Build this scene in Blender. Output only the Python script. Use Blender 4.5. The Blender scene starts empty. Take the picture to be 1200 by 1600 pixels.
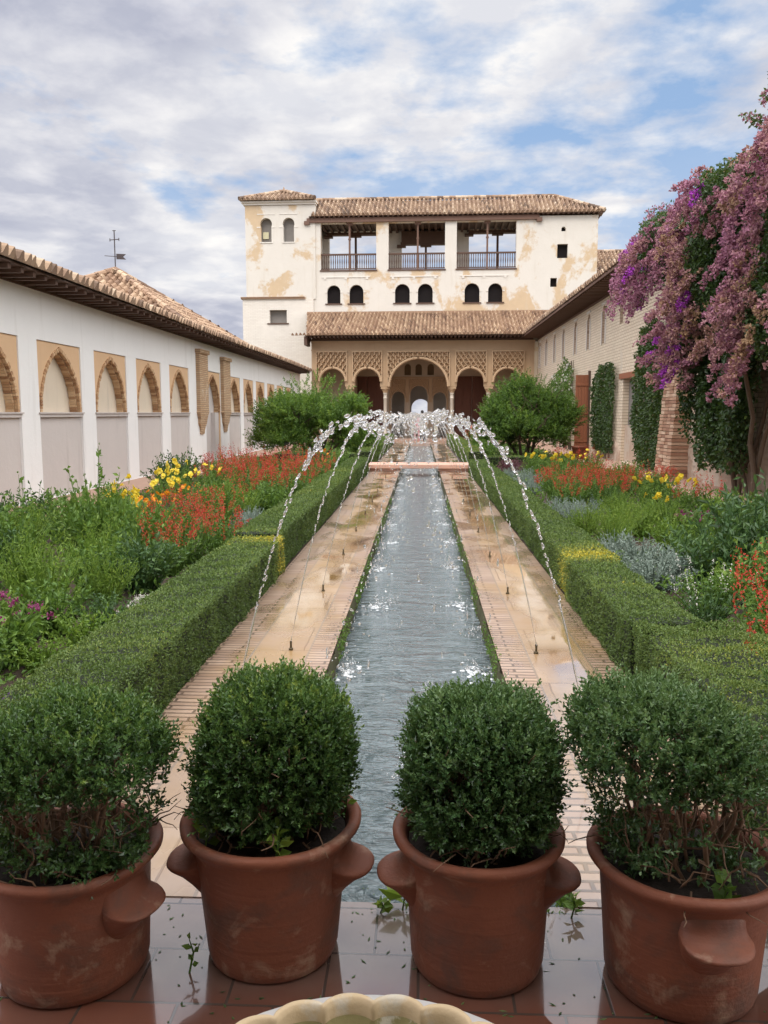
import bpy, math, random
import numpy as np
from mathutils.geometry import tessellate_polygon
from mathutils import Vector

scene = bpy.context.scene
COL = scene.collection
R = math.radians
rng = np.random.default_rng(7)
random.seed(7)

# ------------------------------------------------------------------ camera
cam_d = bpy.data.cameras.new("camera")
cam = bpy.data.objects.new("camera", cam_d)
COL.objects.link(cam)
scene.camera = cam
cam_d.sensor_fit = 'VERTICAL'
cam_d.sensor_height = 24.0
cam_d.lens = 24.0 * 1290.0 / 1600.0
cam_d.clip_start = 0.05
cam_d.clip_end = 3000
cam.location = (0, 0, 1.65)
cam.rotation_euler = (R(90 - 6.852), 0, R(2.556))

# ------------------------------------------------------------------ light
SUN_EL, SUN_AZ = 48.0, 200.0           # azimuth clockwise from +Y (the sun stands behind the camera, to the left)
sun_d = bpy.data.lights.new("sun", 'SUN')
sun_d.energy = 1.0
sun_d.angle = R(20)
sun_d.color = (1.0, 0.94, 0.85)
sun = bpy.data.objects.new("sun", sun_d)
COL.objects.link(sun)
sv = Vector((math.sin(R(SUN_AZ)) * math.cos(R(SUN_EL)), math.cos(R(SUN_AZ)) * math.cos(R(SUN_EL)), math.sin(R(SUN_EL))))
sun.rotation_euler = sv.to_track_quat('Z', 'Y').to_euler()

scene.view_settings.view_transform = 'Standard'
scene.view_settings.look = 'None'
scene.view_settings.exposure = 0.42
scene.view_settings.gamma = 1.0

world = bpy.data.worlds.new("World")
scene.world = world
world.use_nodes = True
wt = world.node_tree
wt.nodes.clear()


class NT:
    """small wrapper for node trees"""
    def __init__(s, t): s.t = t
    def n(s, typ, **kw):
        nd = s.t.nodes.new(typ)
        ins = kw.pop('i', {})
        for k, v in kw.items(): setattr(nd, k, v)
        for k, v in ins.items():
            if isinstance(v, bpy.types.NodeSocket): s.t.links.new(v, nd.inputs[k])
            else: nd.inputs[k].default_value = v
        return nd
    def link(s, a, b): s.t.links.new(a, b)
    def math(s, op, a, b=None, c=None, clamp=False):
        nd = s.n('ShaderNodeMath', operation=op, use_clamp=clamp)
        for k, v in enumerate((a, b, c)):
            if v is None: continue
            if isinstance(v, bpy.types.NodeSocket): s.t.links.new(v, nd.inputs[k])
            else: nd.inputs[k].default_value = v
        return nd.outputs[0]
    def mix(s, fac, a, b, blend='MIX'):
        nd = s.n('ShaderNodeMix', data_type='RGBA', blend_type=blend)
        for sock, v in ((nd.inputs[0], fac), (nd.inputs[6], a), (nd.inputs[7], b)):
            if isinstance(v, bpy.types.NodeSocket): s.t.links.new(v, sock)
            elif isinstance(v, (int, float)): sock.default_value = v
            else: sock.default_value = (*v, 1) if len(v) == 3 else v
        return nd.outputs[2]
    def noise(s, vec, scale, detail=4, rough=0.55, dist=0.0):
        nd = s.n('ShaderNodeTexNoise', i={'Scale': scale, 'Detail': detail, 'Roughness': rough, 'Distortion': dist})
        if vec is not None: s.t.links.new(vec, nd.inputs['Vector'])
        return nd.outputs['Fac']
    def ramp(s, fac, stops, interp='LINEAR'):
        nd = s.n('ShaderNodeValToRGB')
        cr = nd.color_ramp
        cr.interpolation = interp
        while len(cr.elements) < len(stops): cr.elements.new(0.5)
        for e, (p, c) in zip(cr.elements, stops):
            e.position = p
            e.color = (*c, 1) if len(c) == 3 else c
        s.t.links.new(fac, nd.inputs[0])
        return nd.outputs[0]
    def rng(s, v, a, b, c=0.0, d=1.0):
        nd = s.n('ShaderNodeMapRange', i={'From Min': a, 'From Max': b, 'To Min': c, 'To Max': d})
        s.t.links.new(v, nd.inputs['Value'])
        return nd.outputs[0]


def make_sky():
    N = NT(wt)
    sky = N.n('ShaderNodeTexSky', sky_type='NISHITA', sun_disc=False, sun_elevation=R(SUN_EL), sun_rotation=R(SUN_AZ),
              altitude=700, air_density=1.0, dust_density=1.0, ozone_density=1.0)
    tc = N.n('ShaderNodeTexCoord')
    sep = N.n('ShaderNodeSeparateXYZ', i={0: tc.outputs['Generated']})
    x, y, z = sep.outputs
    zz = N.math('ADD', N.math('MAXIMUM', z, 0.0), 0.16)
    u, v = N.math('DIVIDE', x, zz), N.math('DIVIDE', y, zz)
    uv = N.n('ShaderNodeCombineXYZ', i={0: u, 1: v, 2: 0.37}).outputs[0]
    big = N.noise(uv, 0.9, 3, 0.5, 0.3)
    mid = N.noise(uv, 3.2, 10, 0.58, 0.15)
    fine = N.noise(uv, 8.0, 9, 0.58, 0.05)
    dens = N.math('ADD', N.math('MULTIPLY', big, 0.55), N.math('ADD', N.math('MULTIPLY', mid, 0.72), N.math('MULTIPLY', fine, 0.34)))
    # thinner cloud to the upper right, heavier to the left
    shift = N.math('ADD', N.math('MULTIPLY', x, -0.27), N.math('MULTIPLY', z, -0.10))
    dens = N.math('ADD', dens, shift)
    cover = N.rng(dens, 0.60, 0.80)
    low = N.rng(z, 0.02, 0.30, 1.0, 0.0)
    cover = N.math('MAXIMUM', cover, N.math('MULTIPLY', low, 0.80), clamp=True)
    cover = N.math('MAXIMUM', cover, N.math('MAXIMUM', N.rng(z, 0.44, 0.62), N.rng(N.math('ABSOLUTE', x), 0.50, 0.75)), clamp=True)  # full cloud added out of view, above and to the sides, to whiten the light
    thick = N.rng(N.math('ADD', N.math('MULTIPLY', N.noise(uv, 1.7, 7, 0.55, 0.4), 0.75), N.math('MULTIPLY', shift, 0.55)), 0.30, 0.52)
    puff = N.rng(N.noise(uv, 5.0, 9, 0.55, 0.15), 0.44, 0.68)
    white = N.mix(puff, (7.3, 7.4, 7.9), (9.6, 9.4, 9.2))
    grey = N.mix(puff, (4.7, 4.9, 5.9), (6.9, 6.95, 7.6))
    cloud = N.mix(thick, white, grey)
    blue = N.mix(0.7, sky.outputs[0], (3.6, 5.4, 8.3))
    colr = N.mix(cover, blue, cloud)
    # extra brightness added overhead, behind and to both sides, unseen, to light the scene
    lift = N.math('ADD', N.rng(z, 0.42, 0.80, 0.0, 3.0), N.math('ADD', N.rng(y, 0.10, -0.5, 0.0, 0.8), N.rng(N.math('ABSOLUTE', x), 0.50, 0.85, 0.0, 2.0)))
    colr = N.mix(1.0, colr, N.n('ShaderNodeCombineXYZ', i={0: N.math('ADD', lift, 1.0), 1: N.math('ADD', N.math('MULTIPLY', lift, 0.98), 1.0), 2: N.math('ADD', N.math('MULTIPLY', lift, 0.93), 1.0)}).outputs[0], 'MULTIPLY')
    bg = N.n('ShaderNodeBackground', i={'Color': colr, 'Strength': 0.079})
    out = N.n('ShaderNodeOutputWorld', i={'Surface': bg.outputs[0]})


make_sky()

# ------------------------------------------------------------------ mesh helpers
def tag(o, label=None, cat=None, group=None, kind=None):
    if label: o['label'] = label
    if cat: o['category'] = cat
    if group: o['group'] = group
    if kind: o['kind'] = kind
    return o


def empty(name, loc=(0, 0, 0), rz=0.0):
    o = bpy.data.objects.new(name, None)
    o.empty_display_size = 0.2
    o.location = loc
    o.rotation_euler = (0, 0, rz)
    COL.objects.link(o)
    return o


def link_mesh(name, me, parent=None):
    o = bpy.data.objects.new(name, me)
    COL.objects.link(o)
    if parent is not None: o.parent = parent
    return o


class MB:
    """collects geometry and links it as ONE mesh"""
    def __init__(s): s.V = []; s.F = []; s.A = []; s.M = []; s.n = 0

    def add(s, V, F, rnd=0.5, m=0):
        V = np.asarray(V, float).reshape(-1, 3)
        if isinstance(F, np.ndarray): groups = [F]
        else:
            d = {}
            for f in F: d.setdefault(len(f), []).append(f)
            groups = [np.array(g) for g in d.values()]
        for g in groups:
            if len(g) == 0: continue
            s.F.append(g + s.n)
            s.A.append(np.broadcast_to(np.asarray(rnd, float), (len(g),)) if np.ndim(rnd) == 0 else np.asarray(rnd, float))
            s.M.append(np.full(len(g), m, int))
        s.V.append(V); s.n += len(V)
        return s

    def box(s, x0, x1, y0, y1, z0, z1, rnd=0.5, m=0):
        V = [(x0, y0, z0), (x1, y0, z0), (x1, y1, z0), (x0, y1, z0), (x0, y0, z1), (x1, y0, z1), (x1, y1, z1), (x0, y1, z1)]
        return s.add(V, np.array([(3, 2, 1, 0), (4, 5, 6, 7), (0, 1, 5, 4), (1, 2, 6, 5), (2, 3, 7, 6), (3, 0, 4, 7)]), rnd, m)

    def obox(s, c, ax, ay, az, rnd=0.5, m=0):
        """oriented box: centre and three half-axis vectors"""
        c, ax, ay, az = (np.array(v, float) for v in (c, ax, ay, az))
        V = [c + a * ax + b * ay + d * az for d in (-1, 1) for a, b in ((-1, -1), (1, -1), (1, 1), (-1, 1))]
        return s.add(V, np.array([(3, 2, 1, 0), (4, 5, 6, 7), (0, 1, 5, 4), (1, 2, 6, 5), (2, 3, 7, 6), (3, 0, 4, 7)]), rnd, m)

    def tube(s, pts, rad, n=8, rnd=0.5, m=0, cap=True):
        pts = np.asarray(pts, float); k = len(pts)
        rad = np.broadcast_to(np.asarray(rad, float), (k,))
        T = np.gradient(pts, axis=0); T /= np.linalg.norm(T, axis=1)[:, None] + 1e-9
        ref = np.array([0, 0, 1.0]) if abs(T[0, 2]) < 0.9 else np.array([1.0, 0, 0])
        A = np.cross(T, ref); A /= np.linalg.norm(A, axis=1)[:, None] + 1e-9
        B = np.cross(T, A)
        th = np.linspace(0, 2 * math.pi, n, endpoint=False)
        V = pts[:, None, :] + rad[:, None, None] * (np.cos(th)[None, :, None] * A[:, None, :] + np.sin(th)[None, :, None] * B[:, None, :])
        i = np.arange(k - 1)[:, None] * n; j = np.arange(n)[None, :]; j2 = (j + 1) % n
        F = np.stack([i + j, i + j2, i + n + j2, i + n + j], -1).reshape(-1, 4)
        s.add(V.reshape(-1, 3), F, rnd, m)
        if cap:
            s.F.append(np.array([list(range(s.n - k * n, s.n - k * n + n))[::-1], list(range(s.n - n, s.n))])); s.A.append(np.full(2, 0.5 if np.ndim(rnd) else rnd)); s.M.append(np.full(2, m))
        return s

    def lathe(s, prof, n=32, c=(0, 0, 0), rnd=0.5, m=0, rmod=None):
        prof = np.asarray(prof, float); k = len(prof)
        th = np.linspace(0, 2 * math.pi, n, endpoint=False)
        r = prof[:, 0][:, None] * (np.ones(n)[None, :] if rmod is None else rmod(th, prof))
        V = np.stack([c[0] + r * np.cos(th), c[1] + r * np.sin(th), c[2] + np.broadcast_to(prof[:, 1][:, None], (k, n))], -1)
        i = np.arange(k - 1)[:, None] * n; j = np.arange(n)[None, :]; j2 = (j + 1) % n
        F = np.stack([i + j, i + j2, i + n + j2, i + n + j], -1).reshape(-1, 4)
        return s.add(V.reshape(-1, 3), F, rnd, m)

    def grid(s, P, rnd=None, m=0, flip=False):
        """P: (a,b,3) array of points; rnd per cell (a-1,b-1)"""
        a, b = P.shape[:2]
        i = np.arange(a - 1)[:, None] * b; j = np.arange(b - 1)[None, :]
        F = np.stack([i + j, i + j + 1, i + b + j + 1, i + b + j], -1).reshape(-1, 4)
        if flip: F = F[:, ::-1]
        return s.add(P.reshape(-1, 3), F, 0.5 if rnd is None else np.asarray(rnd).reshape(-1), m)

    def wall(s, O, u, n, outer, holes=(), thick=0.3, rnd=0.5, m=0, reveal_m=None):
        """flat wall with holes. 2D points (a,z); front face at O+u*a+z, back face at -n*thick"""
        O, u, n = (np.array(v, float) for v in (O, u, n))
        loops = [list(outer)] + [list(h) for h in holes]
        tris = tessellate_polygon([[Vector((p[0], p[1], 0)) for p in L] for L in loops])
        flat = [p for L in loops for p in L]
        P = np.array([O + u * a + np.array([0, 0, z]) for a, z in flat])
        s.add(P, np.array(tris), rnd, m)
        s.add(P - n * thick, np.array(tris), rnd, m)
        k = 0
        for li, L in enumerate(loops):
            q = P[k:k + len(L)]; k += len(L); nL = len(L)
            F = np.array([(i, (i + 1) % nL, nL + (i + 1) % nL, nL + i) for i in range(nL)])
            s.add(np.vstack([q, q - n * thick]), F, rnd, m if (li == 0 or reveal_m is None) else reveal_m)
        return s

    def build(s, name, mats, parent=None, smooth=False, as_mesh=False):
        me = bpy.data.meshes.new(name)
        V = np.concatenate(s.V)
        me.vertices.add(len(V)); me.vertices.foreach_set('co', V.ravel())
        loops = np.concatenate([f.ravel() for f in s.F]).astype(np.int32)
        cnt = np.concatenate([np.full(len(f), f.shape[1]) for f in s.F])
        st = np.concatenate([[0], np.cumsum(cnt)[:-1]]).astype(np.int32)
        me.loops.add(len(loops)); me.loops.foreach_set('vertex_index', loops)
        me.polygons.add(len(cnt)); me.polygons.foreach_set('loop_start', st)
        if not isinstance(mats, (list, tuple)): mats = [mats]
        for mt in mats: me.materials.append(mt)
        me.polygons.foreach_set('material_index', np.concatenate(s.M).astype(np.int32))
        me.update(calc_edges=True)
        at = me.attributes.new('rnd', 'FLOAT', 'FACE')
        at.data.foreach_set('value', np.concatenate(s.A).astype(np.float32))
        me.polygons.foreach_set('use_smooth', np.full(len(cnt), bool(smooth)))
        me.validate()
        return me if as_mesh else link_mesh(name, me, parent)


def rect(x0, x1, z0, z1): return [(x0, z0), (x0, z1), (x1, z1), (x1, z0)]


def round_arch(x0, x1, z0, zs, n=18, shoe=0.0, rise=1.0):
    """opening with a round head; shoe>0 gives a horseshoe curve"""
    c, r = (x0 + x1) / 2, (x1 - x0) / 2
    a = shoe
    rr = r / math.cos(a) if a else r
    pts = [(x0, z0), (x0, zs)]
    cz = zs + rr * math.sin(a) * rise
    for k in range(n + 1):
        t = math.pi + a - (math.pi + 2 * a) * k / n
        pts.append((c + rr * math.cos(t), cz + rr * math.sin(t) * rise))
    pts += [(x1, zs), (x1, z0)]
    out = [pts[0]]
    for p in pts[1:]:
        if abs(p[0] - out[-1][0]) + abs(p[1] - out[-1][1]) > 1e-4: out.append(p)
    return out


def pointed_pts(x0, x1, zs, zt, n=12):
    """points along a pointed arch from left spring to right spring"""
    w, h = (x1 - x0) / 2, zt - zs
    Rr = (w * w + h * h) / (2 * w)
    a1 = math.atan2(h, w - Rr)           # angle at the apex on the left arc (centre x0+R)
    L = [(x0 + Rr + Rr * math.cos(math.pi + (a1 - math.pi) * k / n), zs + Rr * math.sin(math.pi + (a1 - math.pi) * k / n)) for k in range(n + 1)]
    return L + [(x0 + x1 - p[0], p[1]) for p in L[-2::-1]]


def unit(v): return v / (np.linalg.norm(v, axis=-1, keepdims=True) + 1e-9)


def leaves(mb, P, D, L, W, rnd=None, fold=0.25, m=0, S=None, wide=0.45):
    """one folded diamond leaf per point: base P, direction D, length L, width W"""
    n = len(P)
    if n == 0: return
    D = unit(D)
    if S is None:
        S = np.cross(D, unit(rng.normal(size=(n, 3))))
    S = unit(S)
    Nn = np.cross(S, D)
    L = np.broadcast_to(L, (n,))[:, None]; W = np.broadcast_to(W, (n,))[:, None]
    b = P
    l = P + D * L * wide + S * W * 0.5 + Nn * W * fold
    r = P + D * L * wide - S * W * 0.5 + Nn * W * fold
    t = P + D * L - Nn * L * 0.08
    V = np.stack([b, r, t, l], 1).reshape(-1, 3)
    F = np.arange(n * 4).reshape(n, 4)
    mb.add(V, F, rng.random(n) if rnd is None else rnd, m)


def rand_dirs(n, up=0.0):
    d = unit(rng.normal(size=(n, 3)))
    d[:, 2] += up
    return unit(d)


# ------------------------------------------------------------------ materials
def new_mat(name):
    mt = bpy.data.materials.new(name)
    mt.use_nodes = True
    mt.node_tree.nodes.clear()
    return mt, NT(mt.node_tree)


def finish(N, color, rough=0.8, bump=None, bstr=0.3, bdist=0.02, **kw):
    ins = {'Roughness': rough, 'Base Color': color if isinstance(color, bpy.types.NodeSocket) else (*color, 1)}
    ins.update(kw)
    if bump is not None:
        ins['Normal'] = N.n('ShaderNodeBump', i={'Strength': bstr, 'Distance': bdist, 'Height': bump}).outputs[0]
    p = N.n('ShaderNodeBsdfPrincipled', i=ins)
    N.n('ShaderNodeOutputMaterial', i={'Surface': p.outputs[0]})
    return p


def objco(N): return N.n('ShaderNodeTexCoord').outputs['Object']


def swz(N, vec, order, scale=(1, 1, 1)):
    sp = N.n('ShaderNodeSeparateXYZ', i={0: vec}).outputs
    c = {}
    for k, (o, s) in enumerate(zip(order, scale)):
        c[k] = N.math('MULTIPLY', sp['XYZ'.index(o)], s) if o in 'XYZ' else 0.0
    return N.n('ShaderNodeCombineXYZ', i=c).outputs[0]


def m_plaster(name, c1, c2, patch=None, patch_lo=0.56, patch_hi=0.6, pscale=0.35, stain=(0.45, 0.42, 0.38), stain_amt=0.25, bstr=0.35, order='XYZ'):
    mt, N = new_mat(name)
    v = objco(N)
    col = N.mix(N.noise(v, 1.2, 6, 0.6), c1, c2)
    if patch is not None:
        pn = N.math('ADD', N.noise(swz(N, v, 'XYZ', (1, 1, 0.8)), pscale, 9, 0.63, 0.25), N.math('MULTIPLY', N.math('SUBTRACT', N.noise(v, 5, 5, 0.6), 0.5), 0.10))
        msk = N.rng(pn, patch_lo, patch_hi)
        pc = N.mix(N.noise(v, 2.5, 4), patch, tuple(k * 0.8 for k in patch))
        col = N.mix(msk, col, pc)
    # rain streaks running down
    st = N.noise(swz(N, v, 'XYZ', (3.2, 3.2, 0.35)), 1.0, 5, 0.6)
    col = N.mix(N.math('MULTIPLY', N.rng(st, 0.56, 0.78), stain_amt), col, stain)
    bump = N.math('ADD', N.noise(v, 7, 6, 0.6), N.math('MULTIPLY', N.noise(v, 40, 3), 0.25))
    finish(N, col, 0.88, bump, bstr, 0.02)
    return mt


def m_brick(name, c1, c2, mortar, order='YZ', bw=0.30, bh=0.075, ms=0.012, bstr=0.7, patch=None, plo=0.5, phi=0.6, rough=0.9):
    mt, N = new_mat(name)
    v = objco(N)
    vv = swz(N, v, order + '0')
    wob = N.n('ShaderNodeVectorMath', operation='SCALE', i={0: N.n('ShaderNodeTexNoise', i={'Vector': v, 'Scale': 3.0, 'Detail': 3}).outputs['Color'], 'Scale': 0.03}).outputs[0]
    vv = N.n('ShaderNodeVectorMath', operation='ADD', i={0: vv, 1: wob}).outputs[0]
    bk = N.n('ShaderNodeTexBrick', offset=0.5, i={'Vector': vv, 'Scale': 1.0, 'Mortar Size': ms, 'Mortar Smooth': 0.4, 'Brick Width': bw, 'Row Height': bh,
             'Color1': (*c1, 1), 'Color2': (*c2, 1), 'Mortar': (*mortar, 1), 'Bias': 0.0})
    col = N.mix(N.math('MULTIPLY', N.noise(v, 1.6, 6, 0.65), 0.55), bk.outputs['Color'], tuple(k * 0.7 for k in c2))
    h = N.math('SUBTRACT', N.math('MULTIPLY', N.noise(v, 25, 4), 0.4), bk.outputs['Fac'])
    if patch is not None:
        msk = N.rng(N.noise(v, 0.55, 8, 0.62), plo, phi)
        col = N.mix(msk, col, N.mix(N.noise(v, 3, 5), patch, tuple(k * 0.8 for k in patch)))
        h = N.math('MULTIPLY', h, N.math('SUBTRACT', 1.0, N.math('MULTIPLY', msk, 0.75)))
    finish(N, col, rough, h, bstr, 0.015)
    return mt


def m_attr(name, stops, rough=0.85, bscale=20, bstr=0.3, noise_amt=0.3, obj_rand=0.0, **kw):
    """colour per face from the 'rnd' attribute, with a little noise"""
    mt, N = new_mat(name)
    a = N.n('ShaderNodeAttribute', attribute_name='rnd').outputs['Fac']
    v = objco(N)
    f = N.math('ADD', a, N.math('MULTIPLY', N.math('SUBTRACT', N.noise(v, 3.0, 4), 0.5), noise_amt), clamp=True)
    col = N.ramp(f, stops)
    finish(N, col, rough, N.noise(v, bscale, 4), bstr, 0.01, **kw)
    return mt


def m_leaf(name, stops, rough=0.45, trans=0.3, tcol=None, noise_scale=1.5, noise_amt=0.5, vary=0.2):
    mt, N = new_mat(name)
    a = N.n('ShaderNodeAttribute', attribute_name='rnd').outputs['Fac']
    v = objco(N)
    oi = N.n('ShaderNodeObjectInfo').outputs['Random']
    f = N.math('ADD', a, N.math('MULTIPLY', N.math('SUBTRACT', N.noise(v, noise_scale, 3), 0.5), noise_amt))
    f = N.math('ADD', f, N.math('MULTIPLY', N.math('SUBTRACT', oi, 0.5), vary), clamp=True)
    col = N.ramp(f, stops)
    p = N.n('ShaderNodeBsdfPrincipled', i={'Base Color': col, 'Roughness': rough, 'Specular IOR Level': 0.4})
    tr = N.n('ShaderNodeBsdfTranslucent', i={'Color': N.mix(0.5, col, tcol or (0.20, 0.30, 0.03))})
    mx = N.n('ShaderNodeMixShader', i={0: trans, 1: p.outputs[0], 2: tr.outputs[0]})
    N.n('ShaderNodeOutputMaterial', i={'Surface': mx.outputs[0]})
    return mt


def m_wood(name, c1, c2, order='XYZ', sc=(2, 2, 20), rough=0.7):
    mt, N = new_mat(name)
    v = objco(N)
    g = N.noise(swz(N, v, 'XYZ', sc), 1.0, 6, 0.6, 0.4)
    finish(N, N.mix(g, c1, c2), rough, g, 0.4, 0.01)
    return mt


def m_plain(name, c, rough=0.8, var=0.25, scale=6, bstr=0.25, **kw):
    mt, N = new_mat(name)
    v = objco(N)
    n1 = N.noise(v, scale, 6, 0.6)
    finish(N, N.mix(n1, c, tuple(k * (1 - var) for k in c)), rough, n1, bstr, 0.01, **kw)
    return mt


M = {}
M['white_left'] = m_plaster('whitewash', (0.80, 0.785, 0.76), (0.73, 0.715, 0.69), stain_amt=0.45, stain=(0.52, 0.49, 0.45))
M['white_tower'] = m_plaster('worn_whitewash', (0.62, 0.58, 0.52), (0.55, 0.51, 0.445), patch=(0.56, 0.42, 0.27), patch_lo=0.525, patch_hi=0.575, pscale=0.42, stain_amt=0.62, stain=(0.50, 0.44, 0.36))
M['white_clean'] = m_plaster('tower_whitewash', (0.67, 0.63, 0.57), (0.60, 0.56, 0.50), stain_amt=0.3)
M['tan_plaster'] = m_plaster('tan_plaster', (0.66, 0.44, 0.26), (0.57, 0.37, 0.21), stain_amt=0.15, stain=(0.35, 0.22, 0.12))
M['niche'] = m_plaster('niche_plaster', (0.66, 0.56, 0.43), (0.56, 0.47, 0.36), stain_amt=0.5, stain=(0.34, 0.29, 0.24))
M['infill'] = m_plaster('grey_pink_plaster', (0.56, 0.505, 0.47), (0.48, 0.435, 0.405), stain_amt=0.45, stain=(0.36, 0.32, 0.29))
M['stucco'] = m_plaster('carved_stucco', (0.52, 0.36, 0.22), (0.42, 0.28, 0.165), stain_amt=0.35, stain=(0.34, 0.24, 0.15))
M['inner'] = m_plaster('portico_plaster', (0.55, 0.45, 0.34), (0.47, 0.38, 0.28), stain_amt=0.2)
M['voussoir'] = m_attr('brick_voussoir', [(0, (0.30, 0.16, 0.08)), (0.5, (0.48, 0.29, 0.15)), (1, (0.60, 0.41, 0.24))], 0.9)
M['pale_brick'] = m_brick('pale_brick', (0.74, 0.63, 0.48), (0.67, 0.55, 0.41), (0.40, 0.30, 0.21), 'YZ', 0.28, 0.098, 0.013, 0.9, patch=(0.62, 0.53, 0.42), plo=0.60, phi=0.66)
M['red_brick'] = m_brick('red_brick', (0.40, 0.21, 0.12), (0.52, 0.32, 0.20), (0.28, 0.19, 0.13), 'YZ', 0.26, 0.075, 0.016, 1.0)
M['rubble'] = m_plaster('rubble', (0.47, 0.36, 0.27), (0.36, 0.25, 0.18), patch=(0.52, 0.43, 0.34), patch_lo=0.48, patch_hi=0.56, pscale=1.6, stain_amt=0.4, stain=(0.25, 0.17, 0.12), bstr=1.0)
M['tile'] = m_attr('roof_tile', [(0, (0.10, 0.065, 0.045)), (0.35, (0.235, 0.15, 0.098)), (0.7, (0.34, 0.235, 0.155)), (1, (0.46, 0.36, 0.26))], 0.9, 14, 0.4, 0.25)
M['tile_red'] = m_attr('roof_tile_red', [(0, (0.12, 0.07, 0.046)), (0.4, (0.27, 0.165, 0.102)), (1, (0.45, 0.325, 0.215))], 0.9, 14, 0.4, 0.25)
M['wood_dark'] = m_wood('dark_wood', (0.055, 0.028, 0.018), (0.11, 0.055, 0.032))
M['wood_eave'] = m_wood('eave_wood', (0.10, 0.052, 0.035), (0.17, 0.09, 0.06))
M['wood_red'] = m_wood('red_wood', (0.20, 0.065, 0.03), (0.30, 0.11, 0.05), sc=(9, 9, 1.2))
M['wood_door'] = m_wood('door_wood', (0.11, 0.04, 0.025), (0.18, 0.07, 0.04), sc=(8, 8, 1))
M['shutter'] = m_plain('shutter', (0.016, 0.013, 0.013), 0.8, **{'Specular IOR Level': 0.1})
M['grey_panel'] = m_plain('grey_panel', (0.20, 0.18, 0.16), 0.7)
M['marble'] = m_plain('marble', (0.62, 0.54, 0.44), 0.5, 0.2)
M['iron'] = m_plain('iron', (0.05, 0.035, 0.035), 0.6)
M['soil'] = m_plain('soil', (0.075, 0.050, 0.033), 0.95, 0.5, 9, 1.0)
M['path'] = m_plain('pink_path', (0.46, 0.29, 0.21), 0.75, 0.25, 3, 0.2)
M['bridge'] = m_plain('bridge_slab', (0.58, 0.33, 0.24), 0.7, 0.2, 4, 0.2)
M['bark'] = m_plain('bark', (0.13, 0.09, 0.06), 0.9, 0.5, 12, 0.8)
M['twig'] = m_plain('twig', (0.20, 0.115, 0.065), 0.8, 0.5, 30, 0.5)
M['moss'] = m_plain('mossy_stone', (0.10, 0.095, 0.035), 0.9, 0.6, 6, 0.8)

# ------------------------------------------------------------------ ground, paths, channel
def m_floor():
    mt, N = new_mat('wet_floor_tiles')
    v = objco(N)
    bk = N.n('ShaderNodeTexBrick', offset=0.5, i={'Vector': swz(N, v, 'XY0'), 'Scale': 1.0, 'Mortar Size': 0.005, 'Mortar Smooth': 0.3, 'Brick Width': 0.27, 'Row Height': 0.235,
             'Color1': (0.20, 0.065, 0.035, 1), 'Color2': (0.13, 0.05, 0.032, 1), 'Mortar': (0.06, 0.045, 0.035, 1)})
    sp = N.n('ShaderNodeSeparateXYZ', i={0: v}).outputs
    grey = N.rng(N.math('ADD', sp[1], N.math('MULTIPLY', N.noise(v, 4, 4), 0.25)), 2.25, 2.5)
    base = N.mix(grey, bk.outputs['Color'], N.mix(bk.outputs['Fac'], N.mix(N.noise(v, 6, 5), (0.24, 0.18, 0.15), (0.15, 0.11, 0.09)), (0.05, 0.04, 0.035)))
    col = N.mix(N.math('MULTIPLY', N.noise(v, 5, 6, 0.65), 0.5), base, (0.09, 0.06, 0.05))
    wet = N.rng(N.noise(v, 2.2, 5, 0.55, 0.3), 0.40, 0.52)
    h = N.math('ADD', N.math('MULTIPLY', bk.outputs['Fac'], -0.6), N.math('MULTIPLY', N.noise(v, 9, 4), 0.10))
    h = N.math('MULTIPLY', h, N.rng(wet, 0, 1, 1.0, 0.25))
    rough = N.rng(wet, 0, 1, 0.22, 0.035)
    finish(N, col, 0.3, h, 0.22, 0.006, **{'Roughness': rough, 'IOR': 1.5, 'Coat Weight': 1.0, 'Coat Roughness': 0.03, 'Coat IOR': 1.48})
    return mt


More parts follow.
